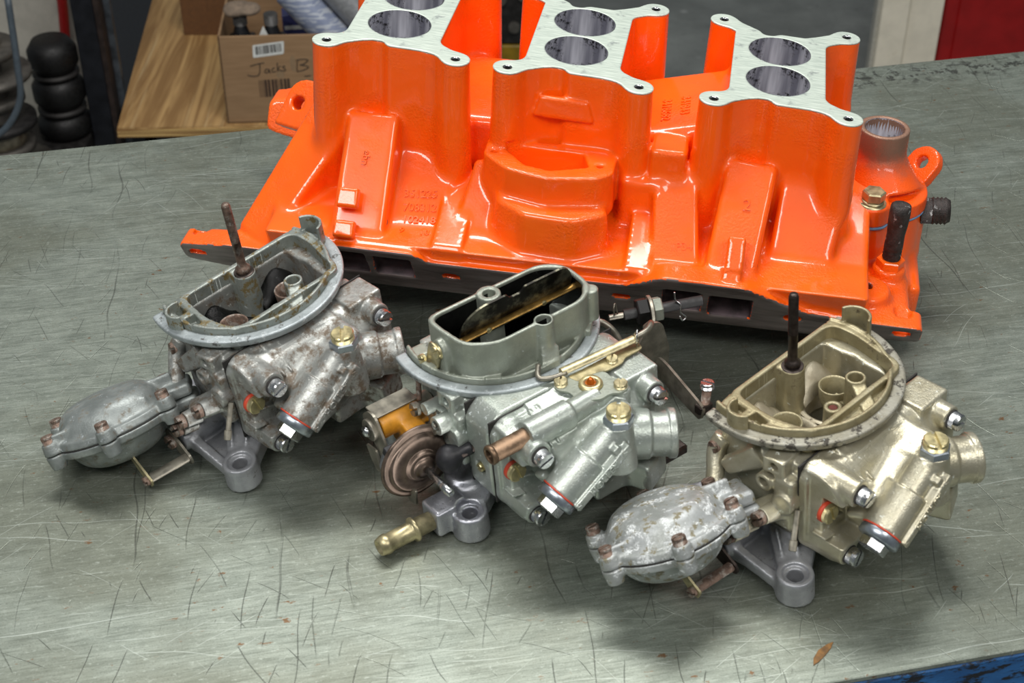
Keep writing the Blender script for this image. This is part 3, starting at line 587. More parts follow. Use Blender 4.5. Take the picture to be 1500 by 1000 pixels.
# ------------------------------------------------------------------ intake manifold (own frame: x along, y back, z up)
RM = Rz(-9.5) @ Ry(1.7); OM = np.array([5.2, 10.19, 19.4]) - RM @ np.array([0, 0, 19.0])
man = empty('intake_manifold', OM, RM); tag(man, 'orange painted three-carburetor intake manifold with bare milled pads, on the bench', 'manifold')
SL = math.tan(math.radians(3.1)); PX = (-12.64, 0.0, 14.12)
zpad = lambda x: 19.0 - SL * x
def pad2d(X, Y, cx):
    """plan outline of one pad with its four bolt ears (2-D distance)"""
    def b2(x0, x1, y0, y1, r): 
        a = np.abs(X - np.float32(cx + (x0 + x1) / 2)) - np.float32((x1 - x0) / 2 - r); b = np.abs(Y - np.float32((y0 + y1) / 2)) - np.float32((y1 - y0) / 2 - r)
        return np.sqrt(np.maximum(a, 0) ** 2 + np.maximum(b, 0) ** 2) + np.minimum(np.maximum(a, b), 0) - np.float32(r)
    def sm(a, b, k): h_ = np.clip(0.5 + 0.5 * (a - b) / k, 0, 1); return a * (1 - h_) + b * h_ - k * h_ * (1 - h_)
    d = sm(b2(-3.6, 0.4, -5.35, 4.8, 0.5), b2(-0.6, 3.0, -5.95, 5.2, 0.5), 0.5)
    for sx in (-1, 1):
        for sy in (-1, 1):
            ex, ey = cx + sx * 4.52, sy * 6.4
            d = sm(d, np.sqrt((X - np.float32(ex)) ** 2 + (Y - np.float32(ey)) ** 2) - np.float32(0.98), 0.5)
            # web from ear to pad
            ax_, ay_ = cx + sx * 2.4, sy * 4.9; wx, wy = ex - ax_, ey - ay_; t_ = np.clip(((X - np.float32(ax_)) * np.float32(wx) + (Y - np.float32(ay_)) * np.float32(wy)) / np.float32(wx * wx + wy * wy), 0, 1)
            d = sm(d, np.sqrt((X - np.float32(ax_) - t_ * np.float32(wx)) ** 2 + (Y - np.float32(ay_) - t_ * np.float32(wy)) ** 2) - np.float32(0.72), 0.5)
    return d
def spad(cx, z0, off, draft, top=0.0):
    def fn(X, Y, Z):
        zp = np.float32(19.0 + top) - np.float32(SL) * X; d = pad2d(X, Y, cx) + np.float32(off) - np.float32(draft) * np.maximum(zp - Z, 0)
        return np.maximum(np.maximum(d, Z - zp), np.float32(z0) - Z)
    return fn, np.array((cx - 6.6, -8.4, z0)), np.array((cx + 6.6, 8.4, 20.3))
g = SDF((-30.6, -15.6, -0.6), (27.8, 15.2, 20.6), 0.165)
FT = math.tan(math.radians(33))
# belly: roof-shaped body between the two head flanges, runs the length of the casting
belly = [(-13.2, 8.2), (-9.4, 8.4), (-6.6, 9.2), (-3, 10.4), (3, 10.4), (6.6, 9.2), (9.4, 8.4), (13.2, 8.2), (10.9, 3.3), (8.6, 3.6), (6.4, 4.6), (-6.4, 4.6), (-8.6, 3.6), (-10.9, 3.3)]
g.add(sprism(belly, (0, 0, 0), (0, 1, 0), (0, 0, 1), -20.4, 21.5, 0.3), 0)
# valley feet that the casting rests on
g.add(sbox((-19.4, 0, 2.05), (1.1, 6.4, 3.05), 0.3), 0.6); g.add(sbox((20.6, 0, 2.8), (1.3, 6.4, 2.6), 0.3), 0.6)
# the three carburettor columns
for cx in PX: g.add(spad(cx, 7.2, 0.03, 0.028, -0.06), 0.0 if cx == PX[0] else 0.5)
# front and rear rails carrying the head faces (plan outline swells at the runner ports)
rail = [(-27.2, 5.7), (-23.8, 6.2), (-20.6, 6.2), (-18.0, 7.4), (-15.8, 8.1), (-9.6, 8.1), (-8.6, 7.2), (-2, 7.2), (5.2, 7.3), (6.4, 8.1), (7.6, 8.9), (13.4, 8.7), (15.6, 7.4), (17.4, 6.4), (20.6, 6.0), (25.5, 5.9)]
for sy in (-1, 1):
    up = [(x, z) for x, z in rail]; low = [(25.7, 3.9), (22.6, 3.6), (15, 3.3), (-7, 3.0), (-15, 3.1), (-23.5, 2.9), (-27.2, 3.6)]
    prof = [(x, z) for x, z in up] + low
    # prism in the x / slant plane: sheared so that the outer face leans in towards the bench
    def rfn(X, Y, Z, prof=srr(prof, 0.5, 3), sy=sy):
        d = poly2(X + 0 * Z, Z + 0 * X, prof); y = sy * Y + np.float32(-8.75) - np.float32(FT) * Z + 0 * X
        yo = y * np.float32(math.cos(math.radians(33)))           # > 0 outside the head face
        th = np.maximum(yo, -yo - np.float32(1.9)); r = np.float32(0.18)
        a = d + r; b = th + r
        return np.minimum(np.maximum(a, b), 0) + np.sqrt(np.maximum(a, 0) ** 2 + np.maximum(b, 0) ** 2) - r
    g.add((rfn, np.array((-27.6, -15.4 if sy < 0 else 7.0, 2.6)), np.array((26.0, -7.0 if sy < 0 else 15.0, 9.3))), 0.35)
    # runners from the columns down to the ports (paired ports per column end)
    g.add(staper((-13.95, sy * 5.2, 13.5), (-13.9, sy * 11.6, 6.9), (0, sy, 1), (1.85, 1.9), (1.95, 1.7), 0.45), 0.4)
    g.add(staper((-9.9, sy * 5.3, 10.6), (-10.2, sy * 11.6, 6.0), (0, sy, 1), (2.2, 1.4), (2.0, 1.2), 0.4), 0.5)
    g.add(staper((12.8, sy * 5.2, 12.6), (12.0, sy * 11.7, 7.1), (0, sy, 1), (1.75, 1.9), (1.75, 1.7), 0.45), 0.4)
    g.add(staper((7.6, sy * 5.6, 12.0), (8.4, sy * 11.7, 6.6), (0, sy, 1), (1.5, 1.7), (1.7, 1.4), 0.4), 0.5)
    g.add(staper((-16.8, sy * 4.5, 12.6), (-21.6, sy * 10.6, 5.4), (-0.5, sy, 1), (2.0, 1.7), (1.6, 1.3), 0.4), 0.5)
    g.add(staper((17.4, sy * 4.6, 12.0), (16.4, sy * 10.6, 5.4), (0, sy, 1), (2.4, 1.6), (2.0, 1.2), 0.4), 0.5)
    g.add(staper((-5.0, sy * 6.4, 11.4), (-5.6, sy * 11.2, 6.8), (0, sy, 1), (1.5, 1.3), (2.0, 1.0), 0.4), 0.6)
for x0, x1 in ((-8.5, -6.3), (4.9, 6.7)): g.add(sprism([(-6.5, 10.5), (-13.0, 8.45), (-13.0, 7.0), (-6.5, 7.0)], (0, 0, 0), (0, 1, 0), (0, 0, 1), x0, x1, 0.15), 0.3)
# cross runners between the columns (the saddle one looks down on)
g.add(staper((-12, 0, 12.2), (0, 0, 12.2), (0, 0, 1), (5.2, 2.2), (5.2, 2.2), 0.8), 0.6)
g.add(staper((14.6, -0.4, 14.4), (1, -0.4, 11.6), (0, 0, 1), (4.6, 2.4), (4.6, 1.8), 0.8), 0.6)
g.add(sbox((7.0, -6.2, 13.0), (1.25, 1.3, 1.6), 0.35), 0.4); g.add(sbox((5.5, -6.0, 10.4), (1.6, 2.0, 1.9), 0.4), 0.5)
g.add(staper((-12.6, 0, 10), (-22, 0, 5.4), (0, 0, 1), (5.6, 2.6), (4.6, 1.6), 0.8), 0.6)
# boxed heat-crossover boss in the middle with its pocket
boss = srr([(-5.75, -8.3), (-5.75, -6.0), (3.5, -6.0), (3.45, -9.3), (2.5, -10.2), (-0.9, -10.95), (-3.9, -10.1)], 0.35, 3)
g.add(sprism(boss, (0, 0, 0), (1, 0, 0), (0, 1, 0), 10.4, 13.5, 0.12, 0.04), 0.25)
g.add(sprism(srr([(-4.6, -8.6), (2.8, -8.6), (3.4, -11.0), (1.2, -12.4), (-2.2, -12.2), (-4.4, -10.6)], 0.4, 3), (0, 0, 0), (1, 0, 0), (0, 1, 0), 6.5, 11.3, 0.3, 0.12), 0.5)
pocket = srr([(-4.35, -7.35), (-2.9, -6.75), (1.15, -6.95), (1.7, -8.75), (-0.9, -9.75), (-2.7, -9.3)], 0.18, 3)
g.cut(sprism(pocket, (0, 0, 0), (1, 0, 0), (0, 1, 0), 11.2, 14.0, 0.1), 0.08)
for hx, hy in ((-5.05, -7.9), (2.45, -8.45)): g.cut(scyl((hx, hy, 12.4), (hx, hy, 14), 0.24), 0.03)
# raised pads on the walls
g.add(sprism(srr([(-2.7, 15.6), (1.6, 15.4), (1.1, 17.0), (-2.2, 17.2)], 0.2, 3), (0, -5.75, 0), (1, 0, 0), (0, 0, 1), 0, 0.55, 0.12), 0.12)
g.add(sbox((12.3, -12.3, 10.0), (0.62, 1.2, 0.5), 0.15, Rx(50)), 0.12); g.add(sbox((12.2, -13.2, 8.8), (0.62, 0.6, 0.5), 0.15, Rx(50)), 0.12)
g.add(sbox((-14.6, -11.6, 10.6), (0.75, 0.7, 0.45), 0.12, Rx(50)), 0.12); g.add(sbox((-14.6, -13.0, 8.9), (0.75, 0.6, 0.45), 0.12, Rx(50)), 0.12)
# lug at the rear left corner
LR = Rz(-18) @ Rx(-38)
lug = srr([(-1.7, -1.9), (1.6, -1.9), (1.7, 2.2), (-0.4, 2.2), (-1.2, 1.3)], [0.2, 0.2, 0.3, 0.8, 0.5], 4)
g.add(sprism(lug, (-22.9, 5.4, 8.0), LR @ np.array((1, 0, 0)), LR @ np.array((0, 0, 1)), -1.1, 0.6, 0.15), 0.3)
g.add(staper((-22.6, 6.2, 7.0), (-18, 5.6, 6.6), (0, 0, 1), (1.0, 1.2), (2.2, 1.6), 0.4), 0.4)
g.cut(scyl(np.array((-23.0, 5.4, 8.3)) - LR @ np.array((0, 2, 0)), np.array((-23.0, 5.4, 8.3)) + LR @ np.array((0, 3, 0)), 0.55), 0.05)
# water outlet end: lower housing, sender boss, stud boss
g.add(scyl((22.4, -0.2, 2.6), (22.4, -0.2, 8.5), 3.5, 3.2, 0.15), 0.4); g.add(scyl((21.6, -3.2, 3.0), (21.6, -3.2, 8.5), 1.5, 1.3, 0.15), 0.5)
g.add(sbox((24.8, 1.4, 5.6), (1.0, 2.4, 2.9), 0.5), 0.5); g.add(sbox((24.6, -3.0, 3.6), (1.2, 3.4, 1.6), 0.5), 0.4)
g.add(scyl((21.6, -9.2, 3.6), (21.6, -9.2, 6.7), 2.1, 1.7, 0.35), 0.5); g.add(scyl((23.3, -6.1, 3.0), (23.3, -6.1, 6.7), 1.5, 1.15, 0.25), 0.5)
g.add(sbox((21.6, -6.0, 4.6), (3.2, 4.4, 1.2), 0.5), 0.5)
g.cut(scyl((21.65, -9.1, 5.4), (21.65, -9.1, 7.6), 0.36), 0.03)
# holes through everything
for cx in PX:
    for sy in (-1, 1): g.cut(scyl((cx - 0.3 + 0.0, sy * 2.37, 13.2), (cx - 0.3 + SL * 0, sy * 2.37, 21), 2.55, rd=0.01), 0.02)
    for sx in (-1, 1):
        for sy in (-1, 1): g.cut(scyl((cx + sx * 4.52, sy * 6.45, zpad(cx) - 1.6), (cx + sx * 4.52, sy * 6.45, 21), 0.33, rd=0.01), 0.02)
nf = np.array((0, -math.cos(math.radians(33)), -math.sin(math.radians(33)))); uf = np.array((1, 0, 0.0)); vf = np.array((0, -math.sin(math.radians(33)), math.cos(math.radians(33))))
def face_pt(x, z, off=0.0): return np.array((x, -8.75 - FT * z, z)) + nf * off
PORTS = ((-14.0, -11.3), None)
ports = [((-15.55, -13.15), (4.7, 7.4)), ((-12.6, -9.95), (4.7, 7.2)), ((7.75, 10.35), (4.7, 7.35)), ((10.95, 13.85), (4.45, 7.2))]
for (x0, x1), (z0, z1) in ports:
    c = face_pt((x0 + x1) / 2, (z0 + z1) / 2); g.cut(sprism(srr([(-(x1 - x0) / 2, -(z1 - z0) / 1.68), ((x1 - x0) / 2, -(z1 - z0) / 1.68), ((x1 - x0) / 2, (z1 - z0) / 1.68), (-(x1 - x0) / 2, (z1 - z0) / 1.68)], 0.25, 3), c, uf, vf, -0.9, 1, 0.05), 0.04); g.cut(sprism(srr([(-(x1 - x0) / 2 + 0.1, -(z1 - z0) / 1.75), ((x1 - x0) / 2 - 0.1, -(z1 - z0) / 1.75), ((x1 - x0) / 2 - 0.1, 0.2), (-(x1 - x0) / 2 + 0.1, 0.2)], 0.25, 3), c, uf, vf, -2.4, 1, 0.05), 0.3)
SLOTS = [(-26.0, 4.7), (-7.2, 5.5), (4.9, 5.6), (16.7, 5.3), (24.2, 4.9)]
for x, z in SLOTS: g.cut(scyl(face_pt(x - 0.18, z, 1), face_pt(x - 0.18, z, -3.0), 0.42, rd=0.02), 0.02); g.cut(scyl(face_pt(x + 0.2, z, 1), face_pt(x + 0.2, z, -3.0), 0.42, rd=0.02), 0.02)
CS = g
mo = g.build('casting', 'orange', man); mo['label'] = 'glossy orange painted casting body'
# bare head face: skin of the casting that lies on the slanted machined plane
me = mo.data; me.materials.append(M['flange']); me.materials.append(M['soot'])
nv = len(me.vertices); co = np.empty(nv * 3, np.float32); me.vertices.foreach_get('co', co); co = co.reshape(-1, 3) / S
npoly = len(me.polygons); ctr = np.empty(npoly * 3, np.float32); nor = np.empty(npoly * 3, np.float32); me.polygons.foreach_get('center', ctr); me.polygons.foreach_get('normal', nor); ctr = ctr.reshape(-1, 3) / S; nor = nor.reshape(-1, 3)
dist = np.abs((-ctr[:, 1] - 8.75 - FT * ctr[:, 2]) * math.cos(math.radians(33)))
dist2 = np.abs((ctr[:, 1] - 8.75 - FT * ctr[:, 2]) * math.cos(math.radians(33)))
mi = np.zeros(npoly, np.int32)
mi[(dist < 0.16) & (nor @ nf > 0.6)] = 1; mi[(dist2 < 0.16) & (nor @ (nf * (1, -1, 1)) > 0.6)] = 1
inside = np.zeros(npoly, bool)
for (x0, x1), (z0, z1) in ports:
    c = face_pt((x0 + x1) / 2, (z0 + z1) / 2); q = ctr - c
    inside |= (np.abs(q[:, 0]) < (x1 - x0) / 2 + 0.12) & (np.abs(q @ vf) < (z1 - z0) / 1.68 + 0.12) & (q @ nf < -0.1) & (q @ nf > -2.8) & ~((nor @ vf > 0.2) & (q @ vf > -(z1 - z0) / 1.68 + 0.5))
mi[inside] = 2
mi[(nor[:, 2] < -0.5) & (ctr[:, 2] < 5)] = 1
me.polygons.foreach_set('material_index', mi)
# milled tops
for i, cx in enumerate(PX):
    s = SDF((-6.2, -8.0, -0.25), (6.2, 8.0, 0.1), 0.07)
    def pf(X, Y, Z):
        d = pad2d(X, Y, 0.0) + 0 * Z; e = np.abs(Z + np.float32(0.08)) - np.float32(0.08); return np.maximum(d, e)
    s.add((pf, np.array((-6, -8, -0.2)), np.array((6, 8, 0.05))), 0)
    for sy in (-1, 1): s.cut(scyl((-0.3, sy * 2.37, -1), (-0.3, sy * 2.37, 1), 2.22, rd=0.01), 0)
    for sx in (-1, 1):
        for sy in (-1, 1): s.cut(scyl((sx * 4.52, sy * 6.45, -1), (sx * 4.52, sy * 6.45, 1), 0.31, rd=0.01), 0)
    if i == 0: padme = s.mesh('milled_pad')
    po = link('milled_pad', padme, 'milled', man); mt = Matrix([list(r) for r in Ry(3.1)]).to_4x4(); mt.translation = Vector((cx, 0, zpad(cx))) * S; po.matrix_local = mt
    po['label'] = 'bare milled aluminium carburetor pad'
    for sy in (-1, 1):
        b = MB(); b.lathe((0, 0, 0), (0, 0, -1), [(2.215, 0.005), (2.215, 4.4), (1.9, 5.2)], 56, cap=False); bo = b.build('throttle_bore', 'bore', po); bo.location = Vector((-0.3, sy * 2.37, 0)) * S
        b = MB(); b.lathe((0, 0, -5.0), (0, 0, 1), [(0, 0), (2.3, 0)], 40, cap=False); bo = b.build('plenum_floor', 'bore', po); bo.location = Vector((-0.3, sy * 2.37, 0)) * S
    for sx in (-1, 1):
        for sy in (-1, 1):
            b = MB(); b.lathe((0, 0, 0.01), (0, 0, -1), [(0.31, 0), (0.24, 0.06)] + [(0.235 + 0.02 * (k % 2), 0.1 + 0.045 * k) for k in range(20)] + [(0, 1.1)], 20, cap=False); bo = b.build('threaded_hole', 'steel', po); bo.location = Vector((sx * 4.52, sy * 6.45, 0)) * S
# cast lettering, laid on the casting's own surface
def surf(x, y):
    i = int(round((x - CS.lo[0]) / CS.h)); j = int(round((y - CS.lo[1]) / CS.h)); c = CS.D[i, j]; k = int(np.nonzero(c < 0)[0].max()); return CS.lo[2] + CS.h * (k + c[k] / (c[k] - c[k + 1]))
def cast_text(name, txt, size, x, y, turn=0.0, e=0.5):
    gx = (surf(x + e, y) - surf(x - e, y)) / (2 * e); gy = (surf(x, y + e) - surf(x, y - e)) / (2 * e)
    p = np.array((x, y, (surf(x + e, y) + surf(x - e, y) + surf(x, y + e) + surf(x, y - e)) / 4 + 0.02)); c, s_ = math.cos(math.radians(turn)), math.sin(math.radians(turn))
    U = np.array((c, s_, gx * c + gy * s_)); V_ = np.array((-s_, c, -gx * s_ + gy * c)); return text_part(name, txt, size, 0.05, p, U, V_, 'orange', man)
cast_text('casting_mark', '2', 1.15, 12.7, -8.9); cast_text('casting_mark', 'ebn', 0.75, -14.0, -8.9, -95)
for k, tx in enumerate(('351225', '708312', '102418')): cast_text('casting_number', tx, 0.8, -10.1 + 0.1 * k, -8.7 - 0.8 * k, 4)
cast_text('casting_mark', '9', 0.75, -10.9, -11.4); cast_text('casting_mark', '18', 0.75, -9.3, -11.4, 10)
cast_text('casting_number', '3418682', 0.95, 6.3, -1.8, -88); cast_text('casting_number', '341843', 0.95, 7.6, -1.4, -88)
cast_text('casting_mark', '1P34', 0.8, 8.6, -10.9, 5)
# water outlet (bolted-on neck), gasket line, bolt
wo = empty('water_outlet', (0, 0, 0)); wo.parent = man; wo.matrix_parent_inverse = Matrix(); wo.matrix_local = Matrix()
g = SDF((17.6, -6.0, 8.2), (29.4, 6.6, 15.0), 0.12)
g.add(scyl((22.4, -0.2, 8.65), (22.4, -0.2, 9.7), 3.4, 3.3, 0.12), 0); g.add(scyl((21.6, -3.3, 8.65), (21.6, -3.3, 10.0), 1.35, 1.2, 0.12), 0.5)
g.add(scyl((22.4, 0.2, 9.2), (22.0, 0.9, 11.3), 3.0, 1.9, 0.2), 0.6); g.add(scyl((22.0, 0.9, 10.2), (21.95, 0.9, 13.9), 1.85, 1.8, 0.04), 0.5)
g.add(sprism(srr([(-1.4, -1.0), (1.4, -1.0), (1.4, 1.0), (0.6, 1.8), (-0.6, 1.8), (-1.4, 1.0)], 0.5, 3), (25.4, 3.6, 9.3), (0.6, -0.8, 0), (0.5, 0.4, 0.76), -0.4, 0.4, 0.1), 0.4)
g.cut(scyl((21.95, 0.9, 9.0), (21.95, 0.9, 15), 1.42, rd=0.02), 0.05); g.cut(scyl((25.7, 3.9, 6), (25.7, 3.9, 13), 0.01), 0)
wn = unit(np.cross((0.6, -0.8, 0), (0.5, 0.4, 0.76))); hc = np.array((25.6, 3.8, 9.7)); g.cut(scyl(hc - wn * 2, hc + wn * 2, 0.5), 0.03)
o = g.build('outlet_neck', 'neck', wo); o['label'] = 'orange water neck with a bare rusty rim'
MB().lathe((21.95, 0.9, 13.85), (0, 0, -1), [(1.425, 0), (1.4, 3.8), (0.0, 3.9)], 40, cap=False).build('neck_bore', 'bore', wo)
MB().lathe((22.4, -0.2, 8.5), (0, 0, 1), [(3.2, 0), (3.36, 0), (3.36, 0.17), (3.2, 0.17)], 64, cap=False).build('gasket', 'bluegasket', wo)
MB().lathe((21.6, -3.3, 8.5), (0, 0, 1), [(1.2, 0), (1.39, 0), (1.39, 0.17), (1.2, 0.17)], 40, cap=False).build('gasket', 'bluegasket', wo)
b = empty('hex_bolt'); b.parent = wo; b.matrix_local = Matrix()
mb = MB(); mb.cyl((21.6, -3.4, 9.95), (21.6, -3.4, 10.15), 0.98, n=32); mb.cyl((21.6, -3.4, 10.15), (21.6, -3.4, 10.35), 0.8, n=32); mb.hexa((21.6, -3.4, 10.3), (21.6, -3.4, 11.05), 0.84, 0.1); bolt = mb.build('bolt_head', 'goldplate', wo); bpy.data.objects.remove(b)
b2 = MB().cyl((25.4, -0.6, 8.2), (26.3, -0.6, 8.3), 0.95, n=28); b2.lathe((26.2, -0.6, 8.3), (1, 0, 0.1), [(0.95, 0)] + [(1.02 - 0.12 * (k % 2), 0.12 + 0.14 * k) for k in range(8)] + [(0.8, 1.3), (0.5, 1.3), (0.5, 0.6), (0, 0.6)], 28); b2.build('pipe_plug', 'blackstud', man)['label'] = 'charred threaded pipe fitting'
# charred stud with orange nut
MB().hexa((23.3, -6.1, 6.6), (23.3, -6.1, 7.3), 1.0, 0.08).build('nut', 'orange', man)
MB().lathe((23.3, -6.1, 6.9), (-0.01, 0, 1), [(0.62, 0)] + [(0.66 - 0.08 * (k % 2), 0.3 + 0.12 * k) for k in range(9)] + [(0.66, 1.45), (0.63, 2.4), (0.7, 3.2), (0.72, 3.7), (0.74, 4.1), (0.7, 4.7), (0.5, 4.8), (0, 4.75)], 28).build('stud', 'blackstud', man)['label'] = 'charred black stud'
MB().lathe((21.65, -9.1, 6.72), (0, 0, -1), [(0.4, -0.02), (0.34, 0.05)] + [(0.33 + 0.03 * (k % 2), 0.1 + 0.07 * k) for k in range(14)] + [(0, 1.2)], 24, cap=False).build('threaded_hole', 'steel', man)
# ------------------------------------------------------------------ carburettors (own frame: +x towards the fuel bowl, z up)
def carb_frame(O, tx, ty, ps):
    n = unit((math.tan(math.radians(tx)), math.tan(math.radians(ty)), 1)); p = math.radians(ps); B = np.array([math.cos(p), math.sin(p), 0]); B = unit(B - n * (B @ n))
    return np.stack([B, np.cross(n, B), n], 1), np.array(O, float)
CF = {1: carb_frame((-16.45, -6.74, 1.38), -6.32, -3.6, -45.79), 2: carb_frame((-0.486, -11.113, 1.08), -4.34, -1.88, -54.42), 3: carb_frame((17.99, -16.87, 1.01), -5.49, -1.6, -47.24)}
MESH = {}
def cached(key, make):
    if key not in MESH: MESH[key] = make()
    return MESH[key]
def part(name, key, make, mat, parent, loc=None):
    o = link(name, cached(key, make).copy(), mat, parent)
    if loc is not None: o.location = Vector(loc) * S
    return o
def screw(p, axis, r, hgt, mat, parent, slot=(0.3, 1.0, 0.2), name='screw', washer=0.0, phillips=False):
    """cheese-head screw with a real slot; p is the seat of the head"""
    w = unit(axis); sl = np.array(slot, float); u = unit(sl - w * (sl @ w)); v = np.cross(w, u); mb = MB(); g_ = r * 0.16
    mb.cyl(np.array(p) - w * 0.02, np.array(p) + w * hgt * 0.55, r, n=28, bev=0.01)
    for s_ in (-1, 1):
        a0 = math.asin(g_ / r); arc = [(r * math.cos(a), r * math.sin(a)) for a in np.linspace(a0, math.pi - a0, 14)]
        arc2 = [(0.9 * x, g_ + 0.88 * (y - g_)) for x, y in arc]; n = len(arc); P = np.array(p, float); V = []
        for q, d in ((arc, hgt * 0.5), (arc, hgt * 0.86), (arc2, hgt)): V += [P + u * x * s_ + v * y * s_ + w * d for x, y in q]
        F = []
        for i in range(2):
            for k in range(n): F.append((i * n + k, i * n + (k + 1) % n, (i + 1) * n + (k + 1) % n, (i + 1) * n + k))
        F.append(tuple(2 * n + k for k in range(n))); mb.add(V, F, False)
    if washer: mb.lathe(np.array(p) - w * 0.08, w, [(r * 0.9, 0), (r + washer, 0), (r + washer, 0.12), (r * 0.9, 0.14)], 28)
    return mb.build(name, mat, parent)
def bowl_mesh(center):
    def mk():
        dx = 0.0; g = SDF((4.2, -6.4, 1.0), (11.6, 6.6, 9.6), 0.075)
        g.add(sprism(srr([(-5.55, 2.2), (-5.1, 1.75), (5.0, 1.75), (5.7, 2.4), (5.7, 7.4), (5.0, 8.0), (2.6, 8.2), (-4.9, 8.15), (-5.6, 7.5)], 0.35, 3), (0, 0, 0), (0, 1, 0), (0, 0, 1), 4.75, 5.35, 0.12), 0)
        body = srr([(4.8, 2.0), (7.2, 1.95), (7.9, 2.9), (7.9, 6.4), (7.0, 7.7), (6.2, 8.05), (4.8, 8.05)], 0.3, 3)                # side view (x, z)
        g.add(sprism(body, (0, 0, 0), (1, 0, 0), (0, 0, 1), -5.3, 5.35, 0.18), 0.05)
        # flat sight-plug panel let into the left end
        g.cut(sbox((8.1, -5.0, 4.95), (1.75, 2.0, 1.62), 0.15), 0.08)
        g.add(sbox((6.6, -2.95, 4.9), (1.2, 0.14, 1.9), 0.06), 0.2)
        g.add(sbox((6.35, -5.2, 3.7), (0.5, 0.5, 0.08), 0.04, Rx(-12)), 0.05); g.add(sbox((6.35, -4.7, 4.75), (0.4, 0.9, 0.06), 0.03, Rx(-14)), 0.05)
        for y, z, r, x1 in ((-4.34, 7.28, 0.86, 8.15), (4.34, 7.28, 0.8, 8.15), (-4.7, 2.64, 0.8, 7.85), (4.5, 2.75, 0.8, 7.9)): g.add(scyl((4.9, y, z), (x1, y, z), r + 0.06, r - 0.04, 0.06), 0.22)
        a = unit((0, 0.85, 0.527)); C0 = np.array((9.63, -4.1, 5.15))
        g.add(scyl(C0, C0 + a * 2.7, 1.24, 1.22, 0.05), 0.15); g.add(scyl(C0 + a * 2.4, C0 + a * 4.6, 0.98, 0.95, 0.08), 0.12)
        g.add(staper((7.4, -1.4, 4.9), (9.5, -1.6, 6.0), a, (1.7, 2.5), (0.9, 2.0), 0.3), 0.35)
        g.add(sbox((7.6, -0.2, 5.2), (1.3, 3.0, 2.2), 0.5, Rx(14)), 0.4)
        # needle tower
        ta = unit((0.0, 0.04, 1.0)); T1 = np.array((9.8, 0.25, 8.5)); g.add(scyl(T1 - ta * 3.4, T1 - ta * 0.15, 1.15, 0.86, 0.06), 0.3)
        g.add(sbox(T1 - ta * 1.1 + np.array((0.3, -0.9, -0.1)), (0.9, 0.25, 0.4), 0.08, Rx(30)), 0.1)
        # maker's rib along the inlet
        Rr = np.stack([np.array((1, 0, 0)), a, np.cross((1, 0, 0), a)], 1); g.add(sbox(C0 + a * 2.35 + np.array((1.12, 0.15, -0.25)), (0.42, 2.4, 0.3), 0.05, Rr), 0.1)
        g.add(sbox(C0 + a * 2.3 + np.array((-0.5, 0.4, -0.8)), (0.8, 2.0, 0.4), 0.1, Rr), 0.2)
        # round end boss and the lower pump block
        ca = unit((0.52, 0.85, -0.1)); g.add(scyl(np.array((8.0, 1.2, 5.6)), np.array((9.15, 3.05, 5.4)), 1.6, 1.55, 0.15), 0.3); g.add(scyl((9.05, 2.9, 5.4), (9.8, 4.1, 5.28), 1.38, 1.42, 0.05), 0.06); g.add(scyl((9.7, 4.0, 5.28), (9.95, 4.4, 5.25), 1.55, 1.55, 0.08), 0.1)
        g.add(sprism(srr([(-1.0, -1.0), (1.1, -1.1), (1.0, 0.9), (-0.9, 1.1)], 0.3, 3), (8.6, 2.9, 2.6), (0.9, 0.4, 0), (0, 0, 1), -1.2, 1.2, 0.2), 0.25)
        g.add(sbox((7.6, 1.5, 2.4), (1.0, 2.2, 0.9), 0.3), 0.4)
        # fins by the upper screws
        for x0 in (0.0, 0.55): g.add(staper((5.3, -3.05 + x0, 8.1), (7.7, -3.15 + x0, 6.9), (0, 0, 1), (0.07, 0.25), (0.07, 0.2), 0.04), 0.06)
        g.add(sbox((6.0, 4.2, 7.5), (1.1, 1.3, 0.75), 0.15), 0.15)
        g.add(sprism([(4.8, 8.0), (6.6, 8.0), (4.8, 8.35)], (0, 0, 0), (1, 0, 0), (0, 0, 1), -2.0, 3.0, 0.05), 0.15)
        if center:
            g.add(scyl((6.9, -4.4, 7.95), (6.9, -1.2, 7.95), 0.92, 0.9, 0.08), 0.15); g.add(scyl((6.9, -1.6, 7.95), (6.8, 1.0, 8.0), 0.72, 0.7, 0.08), 0.15); g.cut(scyl((6.9, -4.6, 7.95), (6.9, -3.0, 7.95), 0.45), 0.02)
            g.add(scyl((6.2, 1.0, 6.5), (6.2, 1.0, 8.35), 1.45, 1.35, 0.08), 0.2); g.add(staper((5.2, 0.0, 8.1), (7.2, 2.0, 8.1), (0, 0, 1), (0.5, 0.25), (0.5, 0.25), 0.12), 0.3)
            for sx, sy in ((4.9, -0.35), (7.5, 2.35)): g.add(scyl((sx, sy, 7.2), (sx, sy, 8.35), 0.5, 0.5, 0.08), 0.2)
        return g.mesh('fuel_bowl')
    return mk
